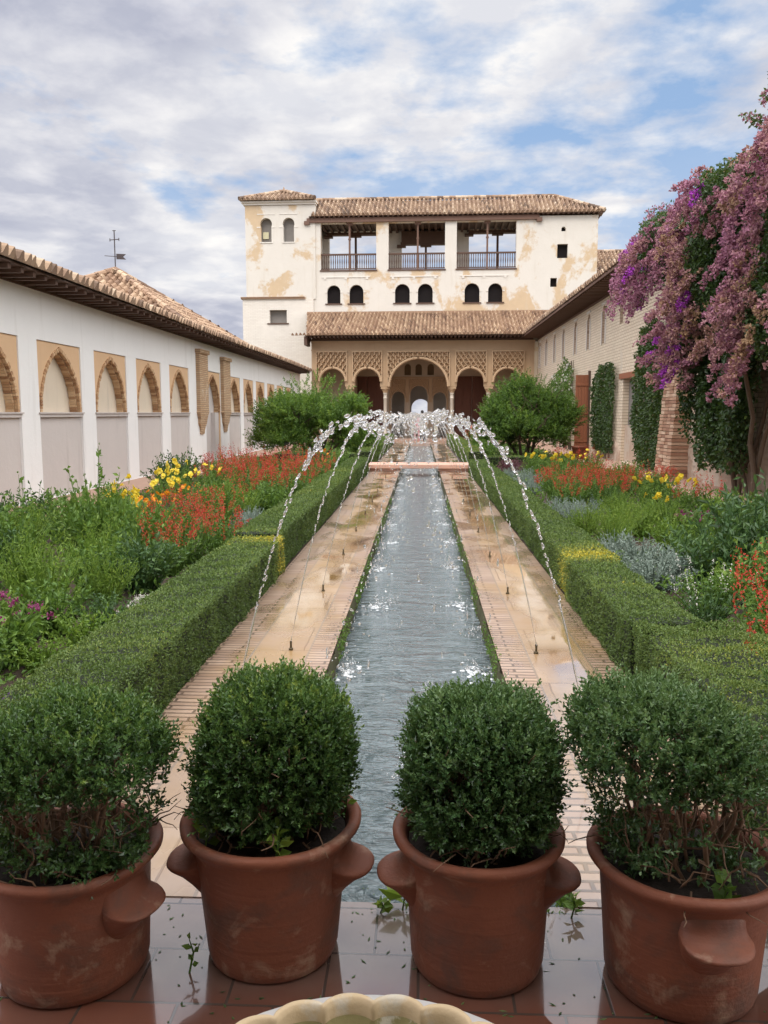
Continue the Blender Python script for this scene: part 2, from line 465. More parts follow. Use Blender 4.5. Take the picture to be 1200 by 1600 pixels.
def m_walk(cx, wet_lo, wet_hi):
    mt, N = new_mat('wet_brick_walk')
    v = objco(N)
    wob = N.n('ShaderNodeVectorMath', operation='SCALE', i={0: N.n('ShaderNodeTexNoise', i={'Vector': v, 'Scale': 4.0, 'Detail': 3}).outputs['Color'], 'Scale': 0.02}).outputs[0]
    vv = N.n('ShaderNodeVectorMath', operation='ADD', i={0: swz(N, v, 'XY0'), 1: wob}).outputs[0]
    bk = N.n('ShaderNodeTexBrick', offset=0.5, i={'Vector': vv, 'Scale': 1.0, 'Mortar Size': 0.011, 'Mortar Smooth': 0.5, 'Brick Width': 0.31, 'Row Height': 0.058,
             'Color1': (0.41, 0.29, 0.21, 1), 'Color2': (0.29, 0.19, 0.135, 1), 'Mortar': (0.12, 0.08, 0.055, 1)})
    sl = N.n('ShaderNodeTexBrick', offset=0.3, i={'Vector': vv, 'Scale': 1.0, 'Mortar Size': 0.006, 'Mortar Smooth': 0.4, 'Brick Width': 0.40, 'Row Height': 0.62,
             'Color1': (0.38, 0.27, 0.18, 1), 'Color2': (0.30, 0.20, 0.125, 1), 'Mortar': (0.20, 0.13, 0.08, 1)})
    sp = N.n('ShaderNodeSeparateXYZ', i={0: v}).outputs
    dx = N.math('ABSOLUTE', N.math('SUBTRACT', sp[0], cx))
    strip = N.math('LESS_THAN', dx, 0.19)
    line = N.math('LESS_THAN', N.math('ABSOLUTE', N.math('SUBTRACT', dx, 0.193)), 0.007)
    col = N.mix(strip, bk.outputs['Color'], sl.outputs['Color'])
    fac = N.math('ADD', N.math('MULTIPLY', N.math('SUBTRACT', 1.0, strip), bk.outputs['Fac']), N.math('MULTIPLY', strip, sl.outputs['Fac']))
    alg = N.rng(N.math('ADD', N.noise(v, 1.5, 7, 0.6, 0.4), N.math('MULTIPLY', N.math('SUBTRACT', 0.30, dx), 0.55)), 0.47, 0.74)
    col = N.mix(N.math('MULTIPLY', alg, 0.75), col, (0.27, 0.155, 0.04))
    col = N.mix(N.math('MULTIPLY', N.rng(N.noise(v, 2.7, 6, 0.6), 0.45, 0.85), 0.6), col, (0.24, 0.15, 0.095))
    col = N.mix(line, col, (0.22, 0.16, 0.11))
    wet = N.math('ADD', N.noise(swz(N, v, 'XYZ', (1.0, 0.45, 1)), 2.1, 5, 0.5, 0.3), N.math('MULTIPLY', N.math('SUBTRACT', 0.22, dx), 0.40))
    wm = N.rng(wet, wet_lo, wet_hi)
    h = N.math('ADD', N.math('MULTIPLY', fac, -0.8), N.math('MULTIPLY', N.noise(v, 18, 4), 0.25))
    h = N.math('MULTIPLY', h, N.rng(wm, 0, 1, 1.0, 0.06))
    rough = N.rng(wm, 0, 1, 0.42, 0.03)
    finish(N, col, 0.4, h, 0.5, 0.010, **{'Roughness': rough, 'Coat Weight': N.rng(wm, 0, 1, 0.15, 1.0), 'Coat IOR': 2.0, 'Coat Roughness': N.rng(wm, 0, 1, 0.25, 0.02)})
    return mt


def m_water():
    mt, N = new_mat('channel_water')
    v = objco(N)
    a = N.noise(swz(N, v, 'XYZ', (2.6, 6.5, 1)), 1.0, 4, 0.55, 0.8)
    b = N.noise(swz(N, v, 'XYZ', (9, 22, 1)), 1.0, 3, 0.5, 0.6)
    h = N.math('ADD', N.math('MULTIPLY', a, 0.8), N.math('MULTIPLY', b, 0.25))
    col = N.mix(N.noise(v, 0.8, 4), (0.085, 0.115, 0.125), (0.125, 0.16, 0.17))
    finish(N, col, 0.06, h, 1.0, 0.28, **{'IOR': 1.55})
    return mt


M['floor'] = m_floor()
M['walkL'] = m_walk(-0.96, 0.42, 0.66)
M['walkR'] = m_walk(0.93, 0.38, 0.60)
M['water'] = m_water()

CH0, CH1, WL, WR = -0.60, 0.53, -1.43, 1.31
YN, YF = 2.62, 45.0


def structure(name, mb, mats, smooth=False):
    return tag(mb.build(name, mats, smooth=smooth), kind='structure')


g = MB(); g.grid(np.array([[(x, y, -0.32) for y in (-900, -20, 60, 1500)] for x in (-1200, -30, 30, 1200)], float), flip=True)
structure('ground', g, m_plain('earth', (0.20, 0.17, 0.11), 0.95, 0.4, 0.3))
fl = MB(); fl.box(-6.9, 6.5, -4, YN, -0.3, 0.0)
structure('tiled_floor', fl, M['floor'])
for nm, x0, x1, mt in (('walkway', WL, CH0, M['walkL']), ('walkway', CH1, WR, M['walkR'])):
    w = MB(); w.box(x0, x1, YN, 48, -0.3, 0.004)
    structure(nm, w, mt)
# mossy inner faces of the channel
for sx, xx in ((1, CH0), (-1, CH1)):
    ys = np.arange(YN, YF, 0.06); zs = np.linspace(-0.25, 0.006, 7)
    P = np.zeros((len(ys), len(zs), 3))
    P[..., 1] = ys[:, None]; P[..., 2] = zs[None, :]
    off = np.abs(rng.normal(0, 0.010, (len(ys), len(zs)))) + 0.006
    off[:, -1] *= 0.6
    P[..., 0] = xx + sx * off
    c = MB(); c.grid(P, flip=(sx > 0))
    structure('channel_wall', c, M['moss'], True)
w = MB(); w.grid(np.array([[(x, y, -0.15) for y in np.linspace(YN - 0.0, YF, 40)] for x in np.linspace(CH0 - 0.02, CH1 + 0.02, 5)]), flip=True)
structure('channel_water', w, M['water'], True)
e = MB(); e.box(CH0, CH1, YF, 48, -0.3, 0.0)
structure('paved_end', e, M['path'])
# beds of soil, paved side paths with kerbs
for sg in (-1, 1):
    xa, xb = (WL - 0.003, -5.75) if sg < 0 else (WR + 0.003, 5.3)
    ys = np.arange(YN, 46.0, 0.5); xs = np.linspace(xa, xb, 16)
    P = np.array([[(x, y, -0.03 + rng.normal(0, 0.012)) for y in ys] for x in xs])
    b = MB(); b.grid(P, flip=sg > 0); structure('soil_bed', b, M['soil'], True)
    xo = -7.0 if sg < 0 else 6.6
    p = MB(); p.box(min(xb + sg * 0.08, xo), max(xb + sg * 0.08, xo), YN, 48, -0.3, 0.035); structure('side_path', p, M['path'])
    k = MB(); k.box(min(xb, xb + sg * 0.08), max(xb, xb + sg * 0.08), YN, 46, -0.3, 0.075); structure('path_kerb', k, M['bridge'])
pf = MB(); pf.box(-6.6, 6.9, 46.9, 56.0, -0.3, 0.12); structure('portico_floor', pf, M['path'])

# ------------------------------------------------------------------ roofs of curved tiles
def tile_roof(mb, E0, along, up, width, length, pitch=0.24, row=0.36, rad=0.085, keep=None, m=0, front=True, sub=6, jit=0.012):
    E0, along, up = np.array(E0, float), unit(np.array(along, float)), unit(np.array(up, float))
    nrm = unit(np.cross(along, up))
    if nrm[2] < 0: nrm = -nrm
    nc, nr = max(1, int(round(width / pitch))), max(1, int(round(length / row)))
    pitch, row = width / nc, length / nr
    th = np.linspace(0, 1, sub + 1)
    half = 0.60
    prof = []
    for t in th[:-1]:
        if t < half: prof.append(1.15 * rad * math.sin(math.pi * t / half) ** 0.7 + 0.01)
        else: prof.append(0.01 - 0.75 * rad * math.sin(math.pi * (t - half) / (1 - half)))
    prof = np.array(prof)
    us = np.concatenate([(np.arange(nc)[:, None] + th[None, :-1]).ravel(), [nc]]) * pitch
    hs = np.concatenate([np.tile(prof, nc), [prof[0]]])
    colj = np.repeat(rng.normal(0, jit, nc), sub); colj = np.concatenate([colj, [0]])
    vs, lift = [], []
    for j in range(nr):
        vs += [j * row, (j + 1) * row - 0.004]; lift += [0.035, 0.0]
    vs, lift = np.array(vs), np.array(lift)
    jj = rng.normal(0, jit, (len(us), len(vs))) * 0.4
    # gentle sag of the whole roof
    sag = 0.025 * np.sin(us / width * math.pi * 3.1)[:, None] * np.ones(len(vs))
    H = hs[:, None] + lift[None, :] + jj + sag
    V2 = vs[None, :] + (colj * 1.5)[:, None]
    P = E0 + us[:, None, None] * along + V2[:, :, None] * up + H[:, :, None] * nrm
    tr = np.clip(0.5 + 0.20 * rng.normal(size=(nc, nr)) + 0.08 * rng.normal(size=(nc, 1)), 0, 1)
    rnd = np.repeat(np.repeat(tr, sub, 0), 2, 1)[:, :-1]
    if keep is not None:
        cu = (us[:-1] + us[1:]) / 2; cv = (vs[:-1] + vs[1:]) / 2
        k = keep(cu[:, None], cv[None, :]).reshape(-1)
    a, b = P.shape[:2]
    i = np.arange(a - 1)[:, None] * b; j = np.arange(b - 1)[None, :]
    F = np.stack([i + j, i + b + j, i + b + j + 1, i + j + 1], -1).reshape(-1, 4)
    rn = rnd.reshape(-1)
    if keep is not None: F, rn = F[k], rn[k]
    mb.add(P.reshape(-1, 3), F, rn, m)
    if front:
        f0 = P[:, 0, :]
        base = f0 - nrm * (H[:, 0][:, None] + 0.015) + up * 0.01
        mid = f0 - up * 0.0
        mb.grid(np.stack([mid, base], 1), np.repeat(tr[:, 0] * 0.4 + 0.25, sub)[:, None], m)
    return mb


def ridge(mb, a, b, r=0.11, m=0):
    a, b = np.array(a, float), np.array(b, float)
    n = max(2, int(np.linalg.norm(b - a) / 0.38))
    for k in range(n):
        p, q = a + (b - a) * k / n, a + (b - a) * (k + 1.05) / n
        mb.tube([p, q], [r * 1.05, r * 0.9], 8, rng.random(), m)


# ------------------------------------------------------------------ left gallery with blind arches
gal = tag(empty('arcade_building', (-7, 20, 0)), 'long whitewashed gallery on the left with tan framed pointed blind arches', 'building')
GX = -7.0


def galpart(name, mb, mats, smooth=False, parent=gal):
    o = mb.build(name, mats, smooth=smooth)
    par = parent; off = Vector((0, 0, 0))
    while par is not None: off += par.location; par = par.parent
    o.parent = parent
    for v in (o,): v.location = -off
    return o


ARCH_Y = [9.72, 12.35, 14.99, 17.63, 20.26, 22.95, 30.05, 32.6, 35.1, 37.65, 40.2, 42.75]
FW = 1.93
holes = [rect(y, y + FW, 0.05, 2.98) for y in ARCH_Y] + [rect(26.80, 28.80, 0.05, 3.02)]
w = MB(); w.wall((GX, 0, 0), (0, 1, 0), (1, 0, 0), rect(3.0, 48.0, 0.0, 3.9), holes, 0.42)
galpart('wall', w, M['white_left'])
bk_ = MB(); bk_.box(GX - 4.2, GX - 0.75, 3.0, 47.6, 0.0, 3.88)
galpart('inner_wall', bk_, M['niche'])


def blind_arch(y0, wid, ztop, zs=1.66, deep=0.21, door=False):
    y1 = y0 + wid
    zt = ztop - 0.10
    a0, a1 = y0 + 0.075, y1 - 0.075
    arc = pointed_pts(a0, a1, zs, zt, 12)
    zlow = 0.05 if door else zs
    p = MB()
    out = [(y0, zlow), (y0, ztop), (y1, ztop), (y1, zlow)]
    path = [(y0, zlow), (y0, ztop), (y1, ztop), (y1, zlow)] + ([(a1, zlow)] if door else []) + arc[::-1] + ([(a0, zlow)] if door else [])
    if not door: path = [(y0, zs), (y0, ztop), (y1, ztop), (y1, zs)] + arc[::-1]
    q = [path[0]]
    for pt in path[1:]:
        if abs(pt[0] - q[-1][0]) + abs(pt[1] - q[-1][1]) > 1e-4: q.append(pt)
    p.wall((GX - 0.025, 0, 0), (0, 1, 0), (1, 0, 0), q, (), 0.17)
    arch = galpart('arch_panel', p, M['tan_plaster'])
    # brick ring: single voussoirs on the arch line, slightly uneven, the reveal of bricks behind
    v = MB()
    arc2 = np.array(pointed_pts(a0, a1, zs, zt, 26))
    seg = np.diff(arc2, axis=0); L = np.linalg.norm(seg, axis=1)
    s = np.concatenate([[0], np.cumsum(L)]); tot = s[-1]
    nb = int(tot / 0.056)
    for k in range(nb):
        t = (k + 0.5) / nb * tot
        pt = np.array([np.interp(t, s, arc2[:, 0]), np.interp(t, s, arc2[:, 1])])
        pt2 = np.array([np.interp(min(tot, t + .01), s, arc2[:, 0]), np.interp(min(tot, t + .01), s, arc2[:, 1])])
        d = pt2 - np.array([np.interp(max(0, t - .01), s, arc2[:, 0]), np.interp(max(0, t - .01), s, arc2[:, 1])])
        d /= np.linalg.norm(d) + 1e-9
        nn = np.array([-d[1], d[0]])           # outwards of the arch
        if nn @ (pt - np.array([(a0 + a1) / 2, zs - 0.3])) < 0: nn = -nn
        j = rng.normal(0, 0.004, 3)
        for (din, dout, xf, xb) in ((-0.040, 0.030, 0.004, -0.06), (-0.075, 0.02, -0.065, -0.205)):
            c2 = pt + nn * ((din + dout) / 2 + j[0])
            hx = (xf - xb) / 2
            v.obox((GX + (xf + xb) / 2 + j[1], c2[0], c2[1]), (hx, 0, 0), (0, *(nn * (dout - din) / 2)), (0, *(d * 0.0235)), rng.random())
    galpart('brick_ring', v, M['voussoir'], parent=arch)
    b = MB(); b.box(GX - 0.62, GX - deep, y0 - 0.03, y1 + 0.03, (0.0 if door else zs - 0.1), ztop + 0.03)
    galpart('niche_wall', b, M['infill'] if door else M['niche'])
    if not door:
        b = MB(); b.box(GX - 0.30, GX - 0.05, y0, y1, 0.05, zs - 0.09); galpart('infill_panel', b, M['infill'])
        b = MB(); b.box(GX - 0.34, GX + 0.004, y0 - 0.0, y1 + 0.0, zs - 0.09, zs - 0.025)
        b.box(GX - 0.32, GX + 0.03, y0 - 0.05, y1 + 0.05, zs - 0.025, zs + 0.0); galpart('ledge', b, M['infill'])
    else:
        b = MB(); b.box(GX - 0.32, GX - 0.06, y0 + 0.0, a0 + 0.01, 0.05, zs); b.box(GX - 0.32, GX - 0.06, a1 - 0.5, y1, 0.05, zs); galpart('infill_panel', b, M['infill'])


for y in ARCH_Y: blind_arch(y, FW, 2.975)
blind_arch(26.80, 2.0, 3.0, door=True)
# carved brick pilasters with tapering brackets either side of the doorway
for y0, y1, zt in ((25.65, 26.80, 3.62), (28.80, 29.95, 3.58)):
    p = MB()
    c = (y0 + y1) / 2; hw = (y1 - y0) / 2 - 0.06
    p.box(GX - 0.05, GX + 0.12, c - hw, c + hw, 1.72, zt - 0.12)
    p.box(GX - 0.05, GX + 0.17, c - hw - 0.05, c + hw + 0.05, zt - 0.12, zt)
    prof = [(1.72, hw), (1.66, hw + 0.03), (1.60, hw * 0.96), (1.45, hw * 0.80), (1.32, hw * 0.78), (1.2, hw * 0.55), (1.08, hw * 0.46), (1.02, hw * 0.5), (0.97, hw * 0.35)]
    for (za, wa), (zb, wb) in zip(prof[:-1], prof[1:]):
        da, db = 0.02 + 0.11 * (za - 0.9) / 0.85, 0.02 + 0.11 * (zb - 0.9) / 0.85
        V = [(GX - .05, c - wa, za), (GX + da, c - wa, za), (GX + da, c + wa, za), (GX - .05, c + wa, za), (GX - .05, c - wb, zb), (GX + db, c - wb, zb), (GX + db, c + wb, zb), (GX - .05, c + wb, zb)]
        p.add(V, np.array([(0, 4, 5, 1), (1, 5, 6, 2), (2, 6, 7, 3), (4, 7, 6, 5), (0, 1, 2, 3)]))
    galpart('pilaster', p, m_brick('pilaster_brick', (0.50, 0.30, 0.16), (0.60, 0.42, 0.26), (0.30, 0.19, 0.11), 'YZ', 0.3, 0.06, 0.012, 1.0, patch=(0.66, 0.55, 0.42), plo=0.62, phi=0.66))
# eave and roof
e = MB()
e.box(GX - 0.3, GX + 0.05, 3.0, 48, 3.86, 3.96)
for y in np.arange(3.2, 48, 0.42):
    e.box(GX - 0.2, GX + 0.60, y, y + 0.10, 3.885 + rng.normal(0, .006), 3.965)
e.box(GX - 0.2, GX + 0.64, 3.0, 48, 3.966, 3.995)
galpart('eave', e, M['wood_dark'])
r_ = MB(); tile_roof(r_, (GX + 0.72, 48.2, 4.015), (0, -1, 0), (-1, 0, 0.33), 45.2, 3.6, 0.235, 0.36, 0.085)
roofL = galpart('roof', r_, M['tile'])
ru = MB(); ru.box(GX - 4.2, GX - 2.7, 3, 48, 3.89, 4.9); ru.box(GX - 2.7, GX + 0.3, 3, 48, 3.997, 4.01); galpart('roof_core', ru, M['soil'], parent=roofL)

# lookout pavilion behind the gallery: four sided tiled roof with a weather vane
lk = tag(empty('lookout_pavilion', (-10.6, 28, 0)), 'square pavilion behind the left gallery, only its four sided tiled roof showing', 'building')


def part_at(root, name, mb, mats, smooth=False, parent=None):
    o = mb.build(name, mats, smooth=smooth)
    p = parent or root
    o.parent = p
    o.location = -root.location if p is root else (0, 0, 0)
    return o


LC, LB, LA, LH = np.array([-10.4, 28.4]), 4.22, 6.40, 3.5
b = MB(); b.box(LC[0] - LH + .4, LC[0] + LH - .4, LC[1] - LH - .1, LC[1] + LH + .1, 0, LB)
part_at(lk, 'wall', b, M['white_left'])
r_ = MB()
HX, HY = LH, LH + 0.9
for (ex, ey, al, upv, wd, ln) in ((-HX, -HY, (1, 0), (0, 1), 2 * HX, HY), (HX, -HY, (0, 1), (-1, 0), 2 * HY, HX), (HX, HY, (-1, 0), (0, -1), 2 * HX, HY), (-HX, HY, (0, -1), (1, 0), 2 * HY, HX)):
    sl = math.hypot(ln, LA - LB)
    tile_roof(r_, (LC[0] + ex, LC[1] + ey, LB), (*al, 0), (upv[0] * ln, upv[1] * ln, LA - LB), wd, sl, 0.24, 0.36, 0.085,
              keep=lambda u, v, wd=wd, sl=sl: (u > v / sl * wd / 2 - 0.1) & (u < wd - v / sl * wd / 2 + 0.1))
for sx in (-1, 1):
    for sy in (-1, 1):
        ridge(r_, (LC[0] + sx * HX, LC[1] + sy * HY, LB + 0.08), (LC[0], LC[1], LA + 0.08))
part_at(lk, 'roof', r_, M['tile_red'])

vane = tag(empty('weather_vane', (LC[0], LC[1], LA + 0.05)), 'thin iron weather vane with cross and swallow tailed flag on the lookout roof', 'weather vane')
v = MB(); v.tube([(0, 0, 0), (0, 0, 1.62)], 0.022, 6); v.tube([(0, 0, 0.0), (0, 0, 0.12)], [0.07, 0.02], 8)
v.build('pole', M['iron'], vane); vane.scale = (0.85, 0.85, 0.82)
v = MB(); v.tube([(-0.2, 0.05, 1.24), (0.2, -0.05, 1.24)], 0.018, 6)
for s in (-1, 1): v.tube([(s * 0.2, -s * 0.05, 1.18), (s * 0.2, -s * 0.05, 1.30)], 0.016, 6)
v.tube([(-0.07, 0, 1.60), (0.07, 0, 1.60)], 0.014, 6); v.build('cross', M['iron'], vane)
v = MB(); v.tube([(-0.42, 0, 0.60), (0.05, 0, 0.56)], 0.014, 6)
fp = [(0.05, 0.68), (0.44, 0.66), (0.32, 0.555), (0.44, 0.44), (0.05, 0.46)]
v.wall((0, 0.01, 0), (1, 0, 0), (0, -1, 0), fp, (), 0.02); v.build('flag', M['iron'], vane)

# ------------------------------------------------------------------ the palace block at the far end
TH = R(-1.5)
pal = tag(empty('palace_building', (0, 52, 0), TH), 'tall worn whitewashed palace block at the far end with open loggia and corner tower', 'building')


def pp(name, mb, mats, smooth=False, parent=pal): return mb.build(name, mats, parent, smooth)


FRONT = dict(O=(0, 0, 0), u=(1, 0, 0), n=(0, -1, 0))
AW = [(-5.86, -5.03), (-4.47, -3.60), (-1.65, -0.74), (-0.24, 0.67), (2.62, 3.53), (4.05, 4.92)]
hol = [round_arch(a, b, 8.37, 9.06, 14) for a, b in AW]
hol += [rect(-6.23, -2.80, 10.38, 13.2), rect(-2.05, 1.40, 10.38, 13.2), rect(2.11, 5.70, 10.38, 13.2)]
hol += [round_arch(8.38, 8.64, 12.5, 12.64, 8), rect(8.16, 8.79, 10.93, 11.76), rect(7.79, 8.18, 9.24, 9.77)]
# ground floor: inner triple arcade, small lattice windows, doors
IA = [round_arch(-1.84, -1.04, 0.12, 2.56, 14), round_arch(-0.69, 0.39, 0.12, 2.78, 16), round_arch(0.75, 1.54, 0.12, 2.53, 14)]
SW = [round_arch(a, a + 0.4, 3.98, 4.46, 10) for a in (-1.05, -0.37, 0.38)]
hol2 = IA + SW + [rect(-4.5, -2.3, 0.12, 3.92), rect(2.05, 4.25, 0.12, 3.92)]
w = MB(); w.wall(outer=rect(-7.0, 10.55, 5.4, 13.42), holes=hol, thick=0.45, **FRONT)
pp('wall', w, M['white_tower'])
w = MB(); w.wall(outer=rect(-7.0, 7.4, 0.0, 5.4), holes=hol2, thick=0.45, **FRONT)
pp('portico_back_wall', w, M['inner'])
# sides, back wall with loggia openings, floors
w = MB(); w.wall((0, 3.6, 0), (1, 0, 0), (0, -1, 0), rect(-10.9, 10.55, 0.0, 13.9),
                 [round_arch(-0.75, 0.47, 0.3, 1.95, 14), round_arch(0.78, 1.02, 0.3, 1.7, 8), rect(-6.2, -2.6, 10.45, 13.42), rect(-1.42, 1.75, 10.45, 12.62), rect(2.95, 6.6, 10.45, 13.55)], 0.4)
pp('rear_wall', w, M['white_clean'])
for q in ((10.1, 10.55, 0.452, 3.598, 0, 13.42), (-10.9, -10.5, 0.452, 3.598, 0, 14.2), (6.2, 6.6, 0.452, 3.598, 10.3, 13.4), (-7.0, -6.6, 0.452, 3.598, 0, 14.2)):
    w = MB(); w.box(*q); pp('side_wall', w, M['white_clean'])
w = MB(); w.box(-6.6, 10.1, 0.455, 3.595, 10.2, 10.34); w.box(-6.6, 10.1, 0.455, 3.595, 5.2, 5.38); w.box(-6.6, 10.1, 0.455, 3.595, 7.9, 8.0)
pp('floor', w, M['inner'])
w = MB(); w.box(-6.6, 10.1, 0.455, 3.595, 13.44, 13.56)
for x in np.arange(-6.4, 6.1, 0.42): w.box(x, x + 0.14, 0.455, 3.595, 13.29, 13.438)
for xa, xb, zt in ((-6.2, -2.6, 13.42), (-1.42, 1.75, 12.62), (2.95, 6.6, 13.55)):
    zz = min(zt, 13.28); w.box(xa - 0.05, xb + 0.05, 3.1, 3.58, zz - 0.16, zz)
    for xq in (xa, xb):
        w.box(xq - 0.28, xq + 0.28, 3.12, 3.57, zz - 0.30, zz - 0.162)
    xm = (xa + xb) / 2
    w.box(xm - 0.07, xm + 0.07, 3.2, 3.34, 10.34, zz - 0.162); w.box(xm - 0.36, xm + 0.36, 3.15, 3.5, zz - 0.28, zz - 0.164)
w.box(-1.42, 1.75, 3.1, 3.55, 12.62, 13.28)
pp('loggia_ceiling', w, M['wood_dark'])
w = MB(); w.box(-7.06, 7.05, -0.16, 0.40, 13.203, 13.47)
for xq in (-7.06, 7.05): w.box(xq - 0.16, xq + 0.16, -0.20, 0.1, 13.08, 13.30)
pp('beam', w, M['wood_eave'])
for a, b in ((-6.23, -2.80), (-2.05, 1.40), (2.11, 5.70)):
    xm = (a + b) / 2 + 0.06
    p = MB(); p.box(xm - 0.055, xm + 0.055, 0.10, 0.21, 10.38, 13.1); p.box(xm - 0.18, xm + 0.18, 0.06, 0.26, 13.06, 13.2); p.box(xm - 0.085, xm + 0.085, 0.08, 0.24, 12.2, 12.28)
    pp('post', p, M['wood_eave'])
    p = MB(); p.box(a, b, 0.10, 0.19, 11.28, 11.38); p.box(a, b, 0.11, 0.18, 10.44, 10.50)
    n = int((b - a) / 0.135)
    for k in range(n):
        x = a + (k + 0.5) * (b - a) / n
        p.lathe([(0.026, 10.5), (0.020, 10.7), (0.034, 10.88), (0.020, 11.1), (0.026, 11.28)], 6, (x, 0.145, 0))
    pp('balustrade', p, M['wood_dark'])
    p = MB(); p.box(a - 0.06, b + 0.06, -0.05, 0.3, 10.30, 10.383); pp('sill', p, M['wood_dark'])
for a, b in AW:
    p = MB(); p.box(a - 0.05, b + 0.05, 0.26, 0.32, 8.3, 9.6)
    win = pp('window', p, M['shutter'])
    p = MB(); p.box(a - 0.11, b + 0.11, -0.07, 0.2, 8.30, 8.368); pp('sill', p, M['wood_dark'], parent=win)
    p = MB()
    arc = np.array(round_arch(a - 0.07, b + 0.07, 8.9, 9.06, 16)); 
    p.box(a - 0.13, a - 0.0, -0.035, 0.1, 9.02, 9.08); p.box(b + 0.0, b + 0.13, -0.035, 0.1, 9.02, 9.08)
    pp('impost', p, M['white_clean'], parent=win)
for a, b in ((-6.15, -3.2), (-1.95, 1.0), (2.35, 5.25)):
    p = MB(); p.box(a, b, -0.035, 0.1, 9.93, 9.985)
    for k in range(3):
        x = a + 0.1 + k * (b - a - 0.35) / 2; p.box(x, x + 0.14, -0.032, 0.1, 9.82, 9.93)
    pp('moulding', p, M['white_clean'])
for x0, x1, z0, z1 in ((8.38, 8.64, 12.45, 12.8), (8.16, 8.79, 10.9, 11.8), (7.79, 8.18, 9.2, 9.8)):
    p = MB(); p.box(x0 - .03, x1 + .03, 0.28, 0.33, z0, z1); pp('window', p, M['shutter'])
# corner tower
w = MB(); w.wall((0, -0.06, 0), (1, 0, 0), (0, -1, 0), rect(-10.9, -6.55, 8.66, 14.28), [round_arch(-9.93, -9.27, 12.1, 13.02, 16, 0.45), round_arch(-8.53, -7.87, 12.1, 13.02, 16, 0.45)], 0.42)
w.box(-10.9, -10.5, 0.36, 0.45, 8.66, 14.28)
tw = pp('tower_wall', w, M['white_tower'])
w = MB(); w.wall((0, -0.10, 0), (1, 0, 0), (0, -1, 0), rect(-11.15, -6.7, 0.0, 8.66), [rect(-9.46, -8.38, 7.2, 8.0)], 0.45)
pp('tower_base', w, m_brick('whitewashed_brick', (0.76, 0.71, 0.63), (0.70, 0.64, 0.56), (0.60, 0.53, 0.45), 'XZ', 0.3, 0.09, 0.01, 0.6, patch=(0.72, 0.66, 0.58), plo=0.45, phi=0.6))
w = MB(); w.box(-11.24, -7.2, -0.2, 0.2, 8.662, 8.74)
for x in np.arange(-11.24, -7.3, 0.25): w.box(x, x + 0.235, -0.24, 0.1, 8.742, 8.79)
pp('ledge', w, M['tile_red'])
for a, b in ((-9.93, -9.27), (-8.53, -7.87)):
    p = MB(); p.box(a - .1, b + .1, 0.27, 0.33, 12.0, 13.6); win = pp('window', p, M['grey_panel'])
    p = MB(); p.box(a - 0.22, b + 0.22, -0.085, 0.0, 13.74, 13.79); p.box(a - 0.25, a - 0.02, -0.085, 0, 12.96, 13.02); p.box(b + 0.02, b + 0.25, -0.085, 0, 12.96, 13.02)
    p.box(a - 0.06, b + 0.06, -0.10, 0.2, 12.04, 12.098); pp('frame', p, M['white_clean'], parent=win)
p = MB(); p.box(-9.86, -9.5, 0.20, 0.26, 12.35, 12.75); pp('lamp_box', p, m_plain('cream_box', (0.6, 0.56, 0.36)))
p = MB(); p.box(-9.5, -8.34, 0.25, 0.3, 7.1, 8.1); win = pp('window', p, M['grey_panel'])
p = MB(); p.box(-9.6, -8.25, -0.16, 0.1, 7.13, 7.198); pp('sill', p, M['wood_dark'], parent=win)
p = MB(); p.box(-11.0, -6.5, -0.14, 0.4, 14.30, 14.42); p.box(-11.1, -6.45, -0.24, 0.4, 14.422, 14.52); p.box(-11.0, -10.5, 0.402, 4.1, 14.3, 14.52)
pp('cornice', p, M['white_clean'])
r_ = MB(); HX, HY, zb, za = 2.33, 2.4, 14.54, 15.55
cx_, cy_ = -8.95 + 0.1, 2.0
for (ex, ey, al, upv, wd, ln) in ((-HX, -HY, (1, 0), (0, 1), 2 * HX, HY), (HX, -HY, (0, 1), (-1, 0), 2 * HY, HX), (HX, HY, (-1, 0), (0, -1), 2 * HX, HY), (-HX, HY, (0, -1), (1, 0), 2 * HY, HX)):
    sl = math.hypot(ln, za - zb)
    tile_roof(r_, (cx_ + ex, cy_ + ey, zb), (*al, 0), (upv[0] * ln, upv[1] * ln, za - zb), wd, sl, 0.26, 0.36, 0.10,
              keep=lambda u, v, wd=wd, sl=sl: (u > v / sl * wd / 2 - 0.1) & (u < wd - v / sl * wd / 2 + 0.1))
for sx in (-1, 1):
    for sy in (-1, 1): ridge(r_, (cx_ + sx * HX, cy_ + sy * HY, zb + 0.1), (cx_, cy_, za + 0.1), 0.12)
r_.tube([(cx_, cy_, za), (cx_, cy_, za + 0.35)], [0.12, 0.02], 8)
pp('tower_roof', r_, M['tile'])
# main roof: front slope, hipped right end
r_ = MB(); x0, x1, ze, zr, ye, yr = -6.75, 10.85, 13.55, 15.0, -0.35, 2.1
sl = math.hypot(yr - ye, zr - ze)
tile_roof(r_, (x0, ye, ze), (1, 0, 0), (0, yr - ye, zr - ze), x1 - x0, sl, 0.26, 0.36, 0.10, keep=lambda u, v: u < (x1 - x0) - v / sl * 2.7 + 0.1)
tile_roof(r_, (x0, 2 * yr - ye, ze), (1, 0, 0), (0, -(yr - ye), zr - ze), x1 - x0, sl, 0.26, 0.36, 0.10, keep=lambda u, v: u < (x1 - x0) - v / sl * 2.7 + 0.1)
sl2 = math.hypot(2.7, zr - ze)
tile_roof(r_, (x1, ye, ze), (0, 1, 0), (-2.7, 0, zr - ze), 2 * (yr - ye), sl2, 0.26, 0.36, 0.10, keep=lambda u, v: (u > v / sl2 * (yr - ye) - 0.1) & (u < 2 * (yr - ye) - v / sl2 * (yr - ye) + 0.1))
